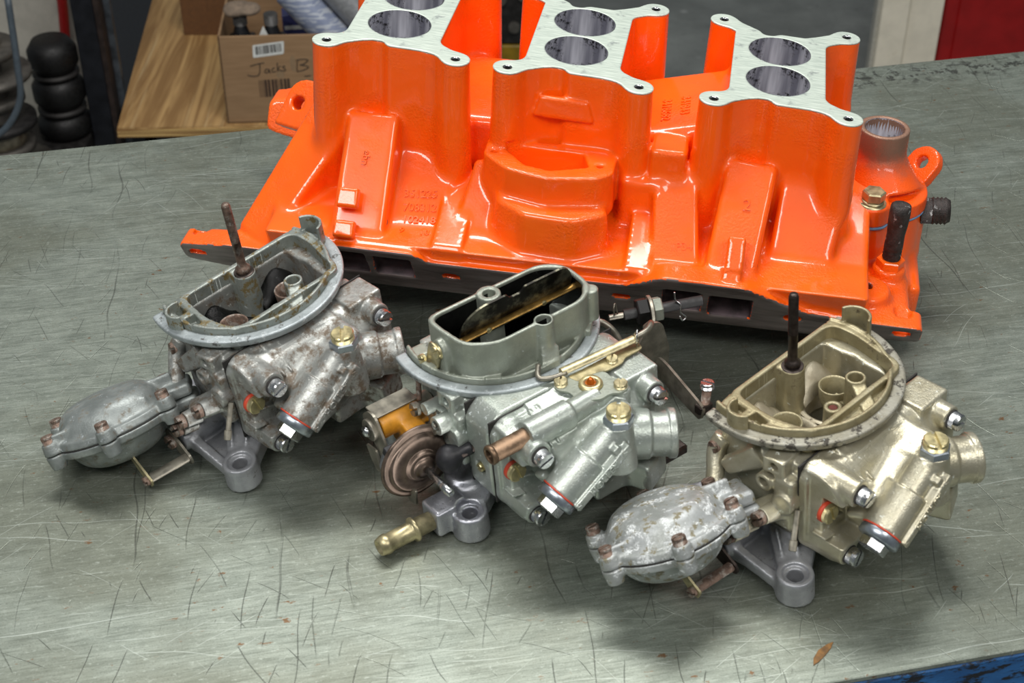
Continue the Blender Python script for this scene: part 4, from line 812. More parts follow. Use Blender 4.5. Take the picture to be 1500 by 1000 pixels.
def horn_mesh():
    g = SDF((-3.2, -7.0, 4.2), (7.0, 7.0, 10.9), 0.08); cutx = lambda x: sbox((x - 6, 0, 8), (6, 14, 8), 0.05)
    d = SDF((-3.2, -7.0, 4.2), (7.0, 7.0, 10.9), 0.08)
    g.add(scyl((0, 0, 8.35), (0, 0, 8.92), 5.4, 5.72, 0.05), 0); g.add(scyl((0, 0, 8.4), (0, 0, 9.5), 5.72, 5.66, 0.06), 0.12); g.cut(cutx(-1.62), 0.1)
    g.cut(scyl((0, 0, 8.85), (0, 0, 11), 5.42, rd=0.02), 0.06)                                   # crescent trough inside the rim
    wall = srr([(-1.55, -4.4), (-1.55, 5.2), (0.4, 5.3), (4.15, 4.55), (4.62, 4.0), (4.55, -3.6), (3.9, -4.2), (1.6, -4.7)], 0.6, 4)
    g.add(sprism(wall, (0, 0, 0), (1, 0, 0), (0, 1, 0), 4.6, 9.42, 0.05), 0.06)
    g.add(sprism([(-1.55, -4.2), (1.9, -4.5), (3.6, -4.1), (2.6, -5.0), (0.9, -5.5), (-1.4, -5.3)], (0, 0, 0), (1, 0, 0), (0, 1, 0), 8.3, 9.36, 0.04), 0.05)
    g.cut(sbox((1.2, -4.95, 9.4), (0.55, 0.32, 0.7), 0.08, Rz(-12)), 0.04); g.cut(sbox((-0.4, -4.95, 9.4), (0.5, 0.3, 0.5), 0.08), 0.04)
    g.add(sprism([(-1.55, 4.9), (0.2, 5.0), (2.2, 4.7), (1.4, 5.3), (0, 5.55), (-1.5, 5.4)], (0, 0, 0), (1, 0, 0), (0, 1, 0), 8.3, 9.42, 0.04), 0.05)
    cav = srr([(-1.2, -4.0), (-1.2, 4.85), (0.5, 4.95), (3.95, 4.25), (4.25, 3.6), (4.2, -3.35), (3.6, -3.9), (1.7, -4.3)], 0.7, 4)
    g.cut(sprism(cav, (0, 0, 0), (1, 0, 0), (0, 1, 0), 5.9, 11, 0.05), 0.04)
    g.add(scyl((-0.5, 0.3, 5.6), (-0.5, 0.3, 9.2), 0.86, 0.74, 0.05), 0.25); g.add(sbox((-1.3, 0.3, 7.4), (0.4, 0.72, 1.8), 0.05), 0.2)
    # vent tube with its sloping rib
    g.add(scyl((3.2, 1.6, 6.4), (3.2, 1.6, 9.55), 0.66, 0.62, 0.04), 0.12); g.add(staper((3.5, 1.4, 9.1), (5.45, 0.2, 8.75), (0, 0, 1), (0.42, 0.3), (0.46, 0.2), 0.05), 0.05); g.cut(scyl((3.2, 1.6, 8.6), (3.2, 1.6, 10.5), 0.44), 0.02)
    g.add(scyl((2.5, 0.45, 6.2), (2.5, 0.45, 7.6), 0.6, 0.56, 0.04), 0.08); g.cut(scyl((2.5, 0.45, 6.8), (2.5, 0.45, 8), 0.3), 0.02)
    # end cups that locate the air cleaner
    for (cx_, cy_, r_, z1, a0, a1) in ((0.35, -5.25, 0.95, 10.05, 150, 330), (0.2, 5.2, 1.15, 10.55, 10, 165)):
        arc = [(cx_ + r_ * math.cos(math.radians(a)), cy_ + r_ * math.sin(math.radians(a))) for a in np.linspace(a0, a1, 12)]; arc2 = [(cx_ + (r_ - 0.2) * math.cos(math.radians(a)), cy_ + (r_ - 0.2) * math.sin(math.radians(a))) for a in np.linspace(a1, a0, 12)]
        g.add(sprism(arc + arc2, (0, 0, 0), (1, 0, 0), (0, 1, 0), 8.6, z1, 0.03), 0.05)
    for y in (2.25, -2.3): g.cut(scyl((1.15, y, 3), (1.15, y, 7), 1.95), 0.05)
    return g.mesh('air_horn')
def ring_mesh(R, z, flat):
    def mk():
        g = SDF((-R - 0.3, -R - 0.3, z - 0.7), (R + 0.3, R + 0.3, z + 0.4), 0.075)
        g.add(scyl((0, 0, z - 0.42), (0, 0, z + 0.12), R - 0.1, R, 0.12), 0); g.cut(scyl((0, 0, z - 2), (0, 0, z + 2), R - 0.8, rd=0.01), 0.05)
        if flat is not None: g.cut(sbox((flat - 6, 0, z), (6, 14, 3), 0.02), 0.1)
        return g.mesh('ring_lip')
    return mk
def center_horn():
    g = SDF((-7.0, -7.0, 6.6), (7.0, 7.0, 12.0), 0.085)
    g.add(scyl((0, 0, 7.75), (0, 0, 8.45), 5.5, 5.9, 0.06), 0); g.add(scyl((0, 0, 7.9), (0, 0, 8.85), 5.9, 5.84, 0.06), 0.1); g.cut(scyl((0, 0, 8.5), (0, 0, 12), 5.6, rd=0.02), 0.06)
    g.cut(sbox((-7.6, 0, 8), (6, 14, 3), 0.05), 0.1)
    wall = srr([(-0.3, -4.75), (-0.3, 3.9), (0.9, 5.15), (3.6, 5.1), (4.8, 3.8), (4.85, -2.8), (3.6, -4.55), (1.0, -4.85)], 0.9, 5)
    inner = srr([(0.0, -4.4), (0.0, 3.6), (1.1, 4.85), (3.4, 4.8), (4.52, 3.6), (4.56, -2.7), (3.45, -4.25), (1.0, -4.52)], 0.75, 5)
    g.add(sprism(wall, (0, 0, 0), (1, 0, 0), (0, 1, 0), 7.4, 11.35, 0.05), 0.12); g.add(scyl((0.35, -0.4, 7.6), (0.35, -0.4, 11.45), 0.8, 0.76, 0.05), 0.12)
    g.cut(sprism(inner, (0, 0, 0), (1, 0, 0), (0, 1, 0), 6.9, 12.4, 0.05), 0.04); g.add(scyl((0.4, -0.4, 7.6), (0.4, -0.4, 11.45), 0.78, 0.76, 0.05), 0.1); g.cut(scyl((0.4, -0.4, 10.6), (0.4, -0.4, 12.5), 0.4), 0.02)
    # front vent tube, choke shaft boss, small feet
    g.add(scyl((4.75, 0.6, 8.2), (4.75, 0.6, 11.4), 0.66, 0.6, 0.04), 0.12); g.add(staper((4.9, 0.6, 9.4), (5.7, 0.2, 8.3), (1, 0, 1), (0.6, 0.5), (0.6, 0.3), 0.1), 0.15); g.cut(scyl((4.75, 0.6, 9.9), (4.75, 0.6, 12), 0.47), 0.02)
    g.add(sprism(srr([(0.9, 7.6), (2.4, 7.6), (2.4, 10.2), (1.9, 10.9), (1.4, 10.9), (0.9, 10.2)], 0.4, 3), (0, 0, 0), (1, 0, 0), (0, 0, 1), 4.4, 5.2, 0.06), 0.1)
    for x, y in ((4.35, -3.1), (4.2, 3.9), (1.0, -5.3)): g.add(sbox((x, y, 8.5), (0.55, 0.5, 0.42), 0.06, Rz(math.degrees(math.atan2(y, x)))), 0.06)
    g.cut(sbox((0.2, -5.2, 8.9), (0.7, 0.35, 0.5), 0.06), 0.04)
    g.add(scyl((3.9, 4.75, 9.0), (3.95, 4.8, 11.25), 0.55, 0.5, 0.08), 0.15)
    return g.mesh('choke_horn')
def body_mesh(center):
    def mk():
        g = SDF((-4.4, -8.6, -0.2), (8.0, 6.6, 9.4), 0.13)
        g.add(sbox((1.1, 0, 4.0), (2.9, 5.0, 3.4), 0.5), 0); g.add(scyl((0.6, 0, 5.4), (0.6, 0, 8.5), 3.6, 5.2, 0.2), 0.5)
        g.cut(sbox((-8.0, 0, 8), (6, 14, 4), 0.02), 0.05)
        for y in (2.25, -2.3): g.cut(scyl((1.15, y, -1), (1.15, y, 9), 1.9), 0.05)
        g.cut(sbox((1.5, 0, 7.4), (2.6, 4.0, 2.0), 0.2), 0.05)
        g.add(sbox((4.2, 0, 4.9), (0.55, 5.2, 2.9), 0.2), 0.2)
        # left side: block and stepped passages below the ring
        g.add(sbox((3.2, -5.2, 7.6), (0.75, 0.9, 0.55), 0.06, Rz(6)), 0.05); g.cut(scyl((3.3, -6.6, 7.6), (3.3, -5.4, 7.6), 0.27), 0.02)
        g.add(scyl((2.7, -6.3, 6.2), (2.7, -3.0, 6.2), 0.6, 0.62, 0.05), 0.1); g.cut(scyl((2.7, -6.8, 6.2), (2.7, -5.6, 6.2), 0.33), 0.02)
        g.add(scyl((4.2, -6.4, 5.4), (4.2, -3.4, 5.4), 0.72, 0.74, 0.06), 0.15); g.add(sbox((4.0, -5.4, 5.1), (0.7, 0.7, 1.9), 0.2), 0.2)
        if not center:
            g.add(staper((4.0, -5.4, 4.9), (2.3, -7.4, 3.9), (0, 0, 1), (0.7, 0.6), (0.7, 0.55), 0.2), 0.3)
            g.add(staper((1.6, -5.0, 6.9), (-0.6, -5.7, 5.2), (0, 0, 1), (0.4, 0.8), (0.4, 0.5), 0.1), 0.2)
        else: g.add(sbox((2.0, -5.6, 5.0), (1.4, 0.7, 0.9), 0.2), 0.3)
        return g.mesh('main_body')
    return mk
def base_mesh(center):
    def mk():
        g = SDF((-5.6, -9.8, -1.4), (8.2, 9.0, 2.6), 0.12)
        g.add(sbox((1.0, 0, 1.0), (3.6, 5.0, 0.85), 0.2), 0)
        bx_ = (6.25, -7.0) if center else (5.72, -6.9)
        g.add(scyl((*bx_, -0.55), (*bx_, 1.25), 1.18, 1.12, 0.08), 0); 
        if center:
            g.add(staper((3.2, -4.4, 1.0), (5.6, -6.4, 0.6), (0, 0, 1), (1.9, 0.9), (1.0, 0.7), 0.2), 0.4); g.add(sbox((4.9, -7.9, 0.75), (0.95, 1.2, 0.95), 0.2), 0.25)
            g.add(scyl((3.6, -5.6, 0.0), (3.6, -5.6, 2.0), 1.6, 1.2, 0.3), 0.4)
        else:
            g.add(staper((3.4, -4.2, 1.1), (5.4, -6.6, 0.5), (0, 0, 1), (1.5, 0.75), (0.95, 0.6), 0.15), 0.25)
            g.add(staper((1.2, -7.6, 1.1), (5.2, -7.3, 0.0), (0, 0, 1), (0.35, 0.4), (0.3, 0.4), 0.12), 0.2)
            g.add(sprism([(1.0, -4.6), (1.2, -7.8), (5.4, -7.4), (4.0, -4.5)], (0, 0, 0), (1, 0, 0), (0, 1, 0), 0.1, 0.5, 0.08), 0.2)
            g.add(scyl((0.9, -8.3, 1.2), (0.9, -4.4, 1.2), 0.85, 0.9, 0.1), 0.3)
            g.add(staper((3.9, -4.6, 1.9), (5.2, -6.0, 1.0), (0, 0, 1), (0.12, 0.4), (0.1, 0.2), 0.05), 0.1); g.add(staper((3.0, -5.4, 1.9), (4.6, -6.6, 1.0), (0, 0, 1), (0.12, 0.4), (0.1, 0.2), 0.05), 0.1)
        g.cut(scyl((*bx_, 1.05), (*bx_, 2.5), 0.78, rd=0.02), 0.03); g.cut(scyl((*bx_, -2), (*bx_, 2.5), 0.5, rd=0.02), 0.03)
        for x, y in ((5.5, 6.4), (-3.6, 6.4), (-3.6, -6.4)):
            g.add(scyl((x, y, -0.1), (x, y, 1.4), 1.05, 1.0, 0.08), 0.1); g.add(staper((x * 0.5, y * 0.6, 1.0), (x, y, 0.7), (0, 0, 1), (1.2, 0.6), (0.9, 0.5), 0.15), 0.25); g.cut(scyl((x, y, -2), (x, y, 2.5), 0.42), 0.03)
        return g.mesh('throttle_base')
    return mk
def diaphragm(car, mat, screwmat, center):
    e1 = unit((0.425, 0.905, 0.13)); e3 = np.array((-0.30, 0.34, 0.89)); e3 = unit(e3 - e1 * (e3 @ e1)); e2 = np.cross(e3, e1); R = np.stack([e1, e2, e3], 1)
    lug = [30, 88, 150, 205, 268, 330]
    def up():
        g = SDF((-5.8, -5.6, -0.3), (5.8, 5.6, 3.0), 0.085); g.add(scyl((0, 0, 0.06), (0, 0, 0.6), 4.15, 4.0, 0.1), 0); g.add(scyl((0, 0, 0.3), (0, 0, 1.9), 3.85, 2.75, 0.35), 0.2); g.add(sell((0, 0, 1.3), (3.0, 2.9, 0.85)), 0.3)
        g.add(sbox((2.6, 0.2, 1.2), (1.9, 0.16, 0.55), 0.1), 0.25); g.add(sbox((-0.5, -2.0, 0.95), (3.2, 0.14, 0.35), 0.1), 0.25)
        g.add(sbox((4.6, 0.4, 0.5), (0.9, 1.5, 0.44), 0.25), 0.25)
        for a in lug: x, y = 4.35 * math.cos(math.radians(a)), 4.35 * math.sin(math.radians(a)); g.add(scyl((x, y, 0.06), (x, y, 0.85), 0.62, 0.55, 0.06), 0.25)
        g.cut(sbox((0, 0, -5), (9, 9, 5.05), 0), 0); return g.mesh('diaphragm_cover')
    def dn():
        g = SDF((-5.8, -5.6, -3.2), (5.8, 5.6, 0.4), 0.085); g.add(scyl((0, 0, -0.55), (0, 0, 0.0), 4.05, 4.2, 0.1), 0); g.add(scyl((0, 0, -2.1), (0, 0, -0.2), 2.3, 3.85, 0.5), 0.2); g.add(sell((0, 0, -1.3), (2.9, 2.8, 1.0)), 0.4)
        g.add(sbox((4.7, 0.4, -0.4), (0.9, 1.5, 0.4), 0.25), 0.25)
        for a in lug: x, y = 4.35 * math.cos(math.radians(a)), 4.35 * math.sin(math.radians(a)); g.add(scyl((x, y, -0.95), (x, y, 0.0), 0.5, 0.62, 0.08), 0.25)
        g.cut(sbox((0, 0, 5), (9, 9, 5.0), 0), 0); return g.mesh('diaphragm_housing')
    root = empty('vacuum_diaphragm'); root.parent = car; mt = Matrix([list(r) for r in R]).to_4x4(); mt.translation = Vector(center) * S; root.matrix_parent_inverse = Matrix(); root.matrix_local = mt
    part('diaphragm_cover', 'dup', up, mat, root); part('diaphragm_housing', 'ddn', dn, mat, root)
    MB().lathe((0, 0, -0.01), (0, 0, 1), [(3.6, 0), (4.12, 0), (4.12, 0.08), (3.6, 0.08)], 56).build('diaphragm_gasket', 'blacksgasket', root)
    for a in lug:
        x, y = 4.35 * math.cos(math.radians(a)), 4.35 * math.sin(math.radians(a)); screw((x, y, 0.85), (0, 0, 1), 0.42, 0.5, screwmat, root, (1, 0.4, 0))
    return root
def threaded(p, r, z0, z1, pitch=0.11):
    prof = []; z = z0
    while z < z1: prof += [(r, z), (r * 0.8, z + pitch * 0.5)]; z += pitch
    return prof
def carburetor(k, label, mats, center=False):
    R, O = CF[k]; car = empty('carburetor', O, R); tag(car, label, 'carburetor', 'carburetors laid out on the bench')
    bx0 = 2.49 if center else 0.0
    part('main_body', 'body%d' % center, body_mesh(center), mats['body'], car)
    part('throttle_base', 'base%d' % center, base_mesh(center), mats['base'], car)
    bowl = part('fuel_bowl', 'bowl%d' % center, bowl_mesh(center), mats['bowl'], car, (bx0, 0, 0))
    a = unit((0, 0.85, 0.527)); C0 = np.array((9.63, -4.1, 5.15))
    for i, (x, y, z) in enumerate(((8.12, -4.34, 7.28), (8.12, 4.34, 7.28), (7.82, -4.7, 2.64), (7.88, 4.5, 2.75))):
        mbw = MB().cyl((x, y, z), (x + 0.14, y, z), 0.6, n=28, bev=0.03); mbw.build('washer', 'blacksgasket', bowl)
        screw((x + 0.12, y, z), (1, 0, 0), 0.54, 0.62, 'steel', bowl, ((0.2, 1, 0.3), (0, 1, -0.4), (0, 0.6, 1), (0, 1, 0))[i], 'bowl_screw')
    # sight plug, inlet plug, needle seat
    MB().lathe((6.3, -5.15, 5.45), (1, 0, 0), [(0.3, 0), (0.66, 0), (0.66, 0.24), (0.4, 0.26)], 28).build('gasket_ring', 'redgasket', bowl)
    screw((6.58, -5.15, 5.45), (1, 0, 0), 0.6, 0.36, 'brass', bowl, (0, -0.25, 1), 'sight_plug')
    MB().lathe(C0 + a * 0.02, -a, [(0.5, 0), (1.27, 0), (1.27, 0.07), (0.5, 0.08)], 40).build('gasket_ring', 'redgasket', bowl)
    MB().lathe(C0 - a * 0.05, -a, [(0.5, 0), (1.22, 0), (1.24, 0.06), (1.24, 0.5), (1.12, 0.58), (0.5, 0.58)], 40).build('inlet_plug_flange', 'nut', bowl)
    MB().hexa(C0 - a * 0.6, C0 - a * 1.25, 0.85, 0.08).build('inlet_plug_hex', 'steel', bowl)
    ta = unit((0.0, 0.04, 1.0)); T1 = np.array((9.8, 0.25, 8.5))
    MB().hexa(T1 - ta * 0.22, T1 + ta * 0.36, 0.92, 0.08).build('lock_nut', 'nut', bowl); screw(T1 + ta * 0.36, ta, 0.73, 0.5, 'brass', bowl, (0.45, -0.35, 0.4), 'needle_screw')
    Rn = np.array((1, 0, 0)); text_part('maker_lettering', 'HOLLEY', 0.66, 0.05, C0 + a * 2.35 + np.array((1.55, 0.15, -0.25)), a, np.cross(Rn, a), mats['bowl'], bowl)
    for s_ in (0.12, 4.2): MB().box(C0 + a * (0.05 + s_) + np.array((1.5, 0.1, -0.25)), (0.08, 0.16, 0.16)).build('rib_mark', mats['bowl'], bowl)
    MB().box((4.72, 0.05, 4.95), (0.06, 5.62, 3.2), bev=0.02).build('bowl_gasket', 'blacksgasket', bowl)
    if not center:
        part('air_horn', 'horn', horn_mesh, mats['horn'], car); part('ring_lip', 'ring', ring_mesh(6.5, 8.93, -1.72), mats['ring'], car)
        MB().cyl((-0.5, 0.3, 9.15), (-0.5, 0.3, 9.32), 0.68, n=28).build('washer', 'darksteel', car); 
        MB().lathe((-0.5, 0.3, 9.3), (0, 0, 1), [(0.5, 0), (0.5, 0.3), (0.36, 0.42), (0.3, 0.6), (0.3, 2.4)] + threaded(None, 0.31, 2.4, 5.2) + [(0.26, 5.3), (0.2, 5.36), (0, 5.36)], 20).build('stud', 'rust' if k == 1 else 'darksteel', car)['label'] = 'threaded air cleaner stud'
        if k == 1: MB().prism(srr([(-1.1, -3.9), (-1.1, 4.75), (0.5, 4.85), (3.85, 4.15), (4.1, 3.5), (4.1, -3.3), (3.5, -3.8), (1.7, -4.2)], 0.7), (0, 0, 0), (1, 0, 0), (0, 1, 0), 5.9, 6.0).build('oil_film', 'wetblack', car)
        for y in (2.25, -2.3):
            MB().lathe((1.15, y, 5.0), (0, 0, 1), [(1.55, -0.6), (1.6, 0.2), (1.75, 0.7), (1.98, 1.05), (2.2, 1.15), (2.3, 1.05)], 48, cap=False).build('venturi_entry', mats['venturi'], car)
            MB().lathe((1.15, y, 1.6), (0, 0, 1), [(1.9, -0.1), (0, 0)], 36, cap=False).build('throttle_plate', 'darksteel', car)
            MB().lathe((1.2, y, 5.9), (0, 0, 1), [(0.62, 0), (0.78, 0.1), (0.9, 0.5), (0.96, 1.3), (0.98, 1.5), (0.92, 1.55), (0.84, 1.45), (0.66, 0.9), (0.55, 0.2), (0.62, 0)], 36, cap=False).build('booster_venturi', mats['booster'], car)
            MB().box((2.4, y + (0.1 if y < 0 else -0.2), 6.6), (1.1, 0.3, 0.28), bev=0.08).build('booster_arm', mats['booster'], car)
        # saddle shells between the back wall and the bores
        for yc, w_ in ((2.7, 1.9), (-2.4, 1.6)):
            V = []; F = []; n = 15
            for i in range(n):
                t_ = -1 + 2 * i / (n - 1); y = yc + w_ * t_; hgt = 6.15 + 1.5 * math.exp(-(t_ * 1.6) ** 2)
                for j in range(5): s_ = j / 4; V.append((-1.12 + 1.05 * s_ ** 1.3 + 0.25 * t_ * t_ * s_, y, hgt - 1.5 * s_ * s_ * (hgt - 6.0) / 1.5 - 0.05 * s_)) 
            for i in range(n - 1):
                for j in range(4): F.append((i * 5 + j, (i + 1) * 5 + j, (i + 1) * 5 + j + 1, i * 5 + j + 1))
            m_ = MB(); m_.add(V, F, True); so = m_.build('saddle_shell', mats['venturi'], car); md = so.modifiers.new('thick', 'SOLIDIFY'); md.thickness = 0.12 * S; md.offset = -1
        MB().cyl((2.5, 0.45, 7.3), (2.5, 0.45, 7.5), 0.28, n=20).build('jet_seat', plain('red_brown_jet', (96, 40, 28), 0.3, 0.5), car)
        d = diaphragm(car, mats['diaph'], 'rust', mats['dcenter'])
        # bracket arm and passage screws by the diaphragm
        MB().pipe(smooth_path([(-1.5, -4.8, 6.4), (-1.7, -5.3, 5.6), (-1.2, -6.0, 4.6), (-0.8, -6.6, 3.9)]), 0.62, 14, 0.55).build('vacuum_arm', mats['body'], car); screw((-1.6, -5.3, 5.9), (-0.25, -0.95, 0.15), 0.42, 0.5, 'rust', car, (1, 0, 0.6))
        for p in ((3.5, -7.35, 4.7), (2.7, -8.3, 4.0), (2.0, -8.4, 3.0)): screw(p, (-0.1, -0.9, 0.1), 0.46, 0.5, 'rust', car, (1, 0, 0.8)); MB().cyl(np.array(p) + np.array((0.1, 1.1, -0.1)), np.array(p) + np.array((0, 0.05, 0)), 0.58, 0.52, n=24).build('passage_boss', mats['body'], car)
        mb = MB().cyl((5.0, -5.9, 5.2), (5.6, -7.0, 3.7), 0.17, n=14); mb.cyl((5.55, -6.9, 3.85), (5.75, -7.25, 3.35), 0.24, n=16); mb.build('vacuum_nipple', 'lever', car)
        # throttle lever with gold link
        MB().prism(srr([(0.2, 1.6), (1.0, 1.7), (2.8, 0.5), (2.9, -0.1), (2.2, -0.2), (0.3, 0.7)], 0.3), (0, -8.6, 0.6), (1, 0, 0), (0, 0, 1), 0, 0.16).build('throttle_lever', 'darksteel' if k == 3 else 'lever', car)
        MB().cyl((2.35, -8.6, 0.85), (1.95, -11.5, 0.75), 0.32, n=20).build('link_rod', 'rust' if k == 3 else 'lever', car)
        MB().prism(srr([(-0.2, -0.25), (0.45, -0.3), (0.5, 0.3), (-1.6, 1.1), (-1.9, 0.7)], 0.15), (1.95, -11.5, 0.75), unit((1, 0, -0.25)), unit((0.25, 0, 1)), 0, 0.14).build('link_plate', 'goldplate', car)
        screw((1.95, -11.62, 0.75), (-0.1, -1, 0), 0.33, 0.3, 'rust', car, (1, 0, 0.3), 'pivot_pin')
        screw((0.9, -8.75, 1.5), (0, -1, 0), 0.5, 0.35, 'rust', car, (1, 0, 1), 'shaft_screw')
        # far-side lever that props the carburettor up
        MB().prism(srr([(-0.8, 1.4), (0.8, 1.4), (1.0, -0.6), (0.3, mats['foot']), (-0.6, mats['foot'])], 0.3), (1.0, 6.3, 0.6), (1, 0, 0), (0, 0, 1), 0, 0.18).build('stop_lever', 'lever', car)
    return car, bowl
base_m = dict(bowl='zinc1', body='zinc1', base='alu', horn='horn1', ring='ring', venturi='wetblack', booster='rust', diaph='diaph1', dcenter=(-2.0, -10.9, 2.9), foot=-2.6)
carburetor(1, 'rust-stained grey outboard carburetor with rusty stud, beside the left end of the manifold', base_m)
carburetor(3, 'olive-gold outboard carburetor with clean bore and chalky diaphragm, near the orange water outlet', dict(bowl='zinc3', body='zinc3', base='alu', horn='horn3', ring='ring3', venturi='whiteshell', booster='horn3', diaph='diaph3', dcenter=(-0.1, -11.6, 4.15), foot=-2.2))
# ---- centre carburettor
car, bowl = carburetor(2, 'pale grey-green center carburetor with tall choke horn, bronze vacuum can and amber lever', dict(bowl='zinc2', body='zinc2', base='alu2', ring='ring'), True)
part('choke_horn', 'chorn', center_horn, 'horn2', car); part('ring_lip', 'ring2', ring_mesh(6.75, 8.41, -1.5), 'ring', car)
inner = srr([(0.03, -4.37), (0.03, 3.57), (1.13, 4.82), (3.37, 4.77), (4.49, 3.57), (4.53, -2.67), (3.42, -4.22), (1.0, -4.49)], 0.75, 5)
n = len(inner); V = [(x, y, 11.15) for x, y in inner] + [(x, y, 6.9) for x, y in inner]; mb = MB(); mb.add(V, [((k + 1) % n, k, n + k, n + (k + 1) % n) for k in range(n)] + [tuple(n + k for k in range(n))], True); mb.build('soot_shade_lining', 'wetblack', car)  # wet soot on the walls; the black floor also stands in for throat shade
# choke plate on its shaft
u = unit((0.22, 0, 0.97)); pl = srr([(-4.15, -0.9), (4.35, -0.9), (4.55, 0.7), (3.9, 1.75), (0.75, 1.75), (0.45, 1.35), (-0.35, 1.35), (-0.6, 1.75), (-2.6, 1.75), (-3.8, 1.0)], [0.6, 0.6, 0.7, 0.5, 0.15, 0.2, 0.2, 0.15, 0.6, 0.8], 4)
MB().prism(pl, (2.05, 0.2, 10.75), (0, 1, 0), u, -0.07, 0.07).build('choke_plate', plain('oily_brass_plate', (120, 118, 100), 0.8, 0.34, 0.3, 1, dirt=(34, 32, 28), dirt_at=(0.42, 0.6)), car)
mb = MB().cyl((2.25, -4.6, 10.5), (2.25, 5.0, 10.5), 0.2, n=16); mb.build('choke_shaft', plain('oily_brass_shaft', (150, 118, 64), 0.9, 0.35, 0.4, 1), car)
for y in (-1.9, 2.3): screw((2.4, y, 10.5), (1, 0, -0.2), 0.17, 0.12, 'brass', car, (0, 1, 0.5))
screw((1.65, -5.2, 10.1), (0, -1, 0), 0.42, 0.3, 'brass', car, (1, 0, 1), 'choke_pivot', 0.12); MB().prism(srr([(1.0, 10.6), (2.2, 10.5), (1.6, 8.6), (0.2, 8.5)], 0.3), (0, -5.24, 0), (1, 0, 0), (0, 0, 1), 0, 0.12).build('choke_lever', 'goldplate', car); screw((0.3, -5.5, 8.9), (0, -1, 0.2), 0.3, 0.3, 'brass', car, (1, 0, 0.4))
# metering block
g = SDF((4.3, -6.2, 1.2), (7.6, 6.4, 8.9), 0.12); g.add(sprism(srr([(-5.7, 2.2), (-5.2, 1.75), (5.0, 1.75), (5.7, 2.4), (5.7, 7.6), (5.0, 8.3), (-4.7, 8.35), (-5.7, 7.4)], 0.5, 3), (0, 0, 0), (0, 1, 0), (0, 0, 1), 4.75, 7.16, 0.12), 0); g.cut(scyl((6.0, -6.5, 3.9), (6.0, -5.0, 3.9), 0.42), 0.03)
g.build('metering_block', 'zinc2', car); screw((6.0, -5.4, 3.9), (0, -1, 0), 0.3, 0.42, 'brass', car, (1, 0, 0.5), 'idle_mixture_screw')
MB().box((4.72, 0.05, 4.95), (0.06, 5.62, 3.2), bev=0.02).build('block_gasket', 'blacksgasket', car)
# fuel tube, bowl vent cover, bushing
mb = MB().tube((6.9, -4.2, 7.95), (6.9, -7.0, 7.95), 0.56, 0.4, 32); mb.lathe((6.9, -6.7, 7.95), (0, -1, 0), [(0.56, 0), (0.62, 0.08), (0.62, 0.26), (0.54, 0.34), (0.4, 0.34), (0.4, -0.2)], 32, cap=False); mb.lathe((6.9, -6.0, 7.95), (0, 1, 0), [(0.0, 0), (0.41, 0)], 20, cap=False); mb.build('fuel_tube', 'copper', bowl)
mb = MB(); mb.prism(srr([(-2.2, 0.35), (-1.9, 0.62), (-1.2, 0.75), (-0.8, 1.25), (0, 1.45), (0.8, 1.25), (1.2, 0.75), (1.9, 0.62), (2.25, 0.3), (2.25, -0.3), (1.9, -0.62), (1.2, -0.75), (0.8, -1.25), (0, -1.45), (-0.8, -1.25), (-1.2, -0.75), (-1.9, -0.62), (-2.2, -0.35)], 0.2, 2), (6.2, 1.0, 8.36), unit((0.69, 0.72, 0)), unit((-0.72, 0.69, 0)), 0, 0.14); mb.build('vent_cover', 'horn2', bowl)
for sx, sy in ((4.95, -0.3), (7.45, 2.3)): screw((sx, sy, 8.5), (0, 0, 1), 0.42, 0.3, 'goldplate', bowl, (0.6, -0.5, 0))
MB().lathe((6.2, 1.0, 8.48), (0, 0, 1), [(0.75, 0), (0.75, 0.12), (0.66, 0.26), (0.36, 0.26), (0.34, 0.05)], 32).build('bushing', 'brass', bowl); MB().lathe((6.2, 1.0, 8.5), (0, 0, 1), [(0.34, 0), (0.34, 0.2), (0.26, 0.3), (0.2, 0.42), (0.06, 0.6), (0, 0.62)], 24).build('valve_tip', plain('amber_tip', (190, 96, 20), 0.4, 0.25), bowl)
# accelerator / vent rod over the block
MB().pipe(smooth_path([(5.6, -0.6, 9.0), (6.3, -1.1, 8.7), (6.9, -0.5, 8.75), (7.1, 0.4, 8.8)]), 0.17, 12).build('link_wire', 'lever', car)
mb = MB().cyl((6.9, 0.1, 8.85), (7.4, 5.6, 8.95), 0.26, n=18); mb.build('vent_rod', 'goldplate', car); MB().pipe(smooth_path([(7.35, 5.2, 8.95), (7.4, 6.4, 9.1), (6.9, 7.2, 9.0), (6.2, 7.3, 8.2)]), 0.2, 12).build('link_wire', 'lever', car)
MB().prism(srr([(7.2, 0.4), (8.0, 0.6), (8.0, 2.0), (8.3, 2.6), (8.3, 3.8), (8.0, 4.2), (8.0, 5.6), (7.2, 5.8)], 0.25), (0, 0, 8.42), (1, 0, 0), (0, 1, 0), 0, 0.1).build('gold_bracket', 'goldplate', car); screw((7.75, 3.4, 8.52), (0, 0, 1), 0.36, 0.28, 'goldplate', car, (0.6, -0.6, 0)); MB().pipe([(7.7, 5.4, 8.5), (7.7, 5.4, 9.3), (7.5, 5.6, 9.6), (7.3, 5.4, 9.2)], 0.05, 8).build('clip_wire', 'steel', car)
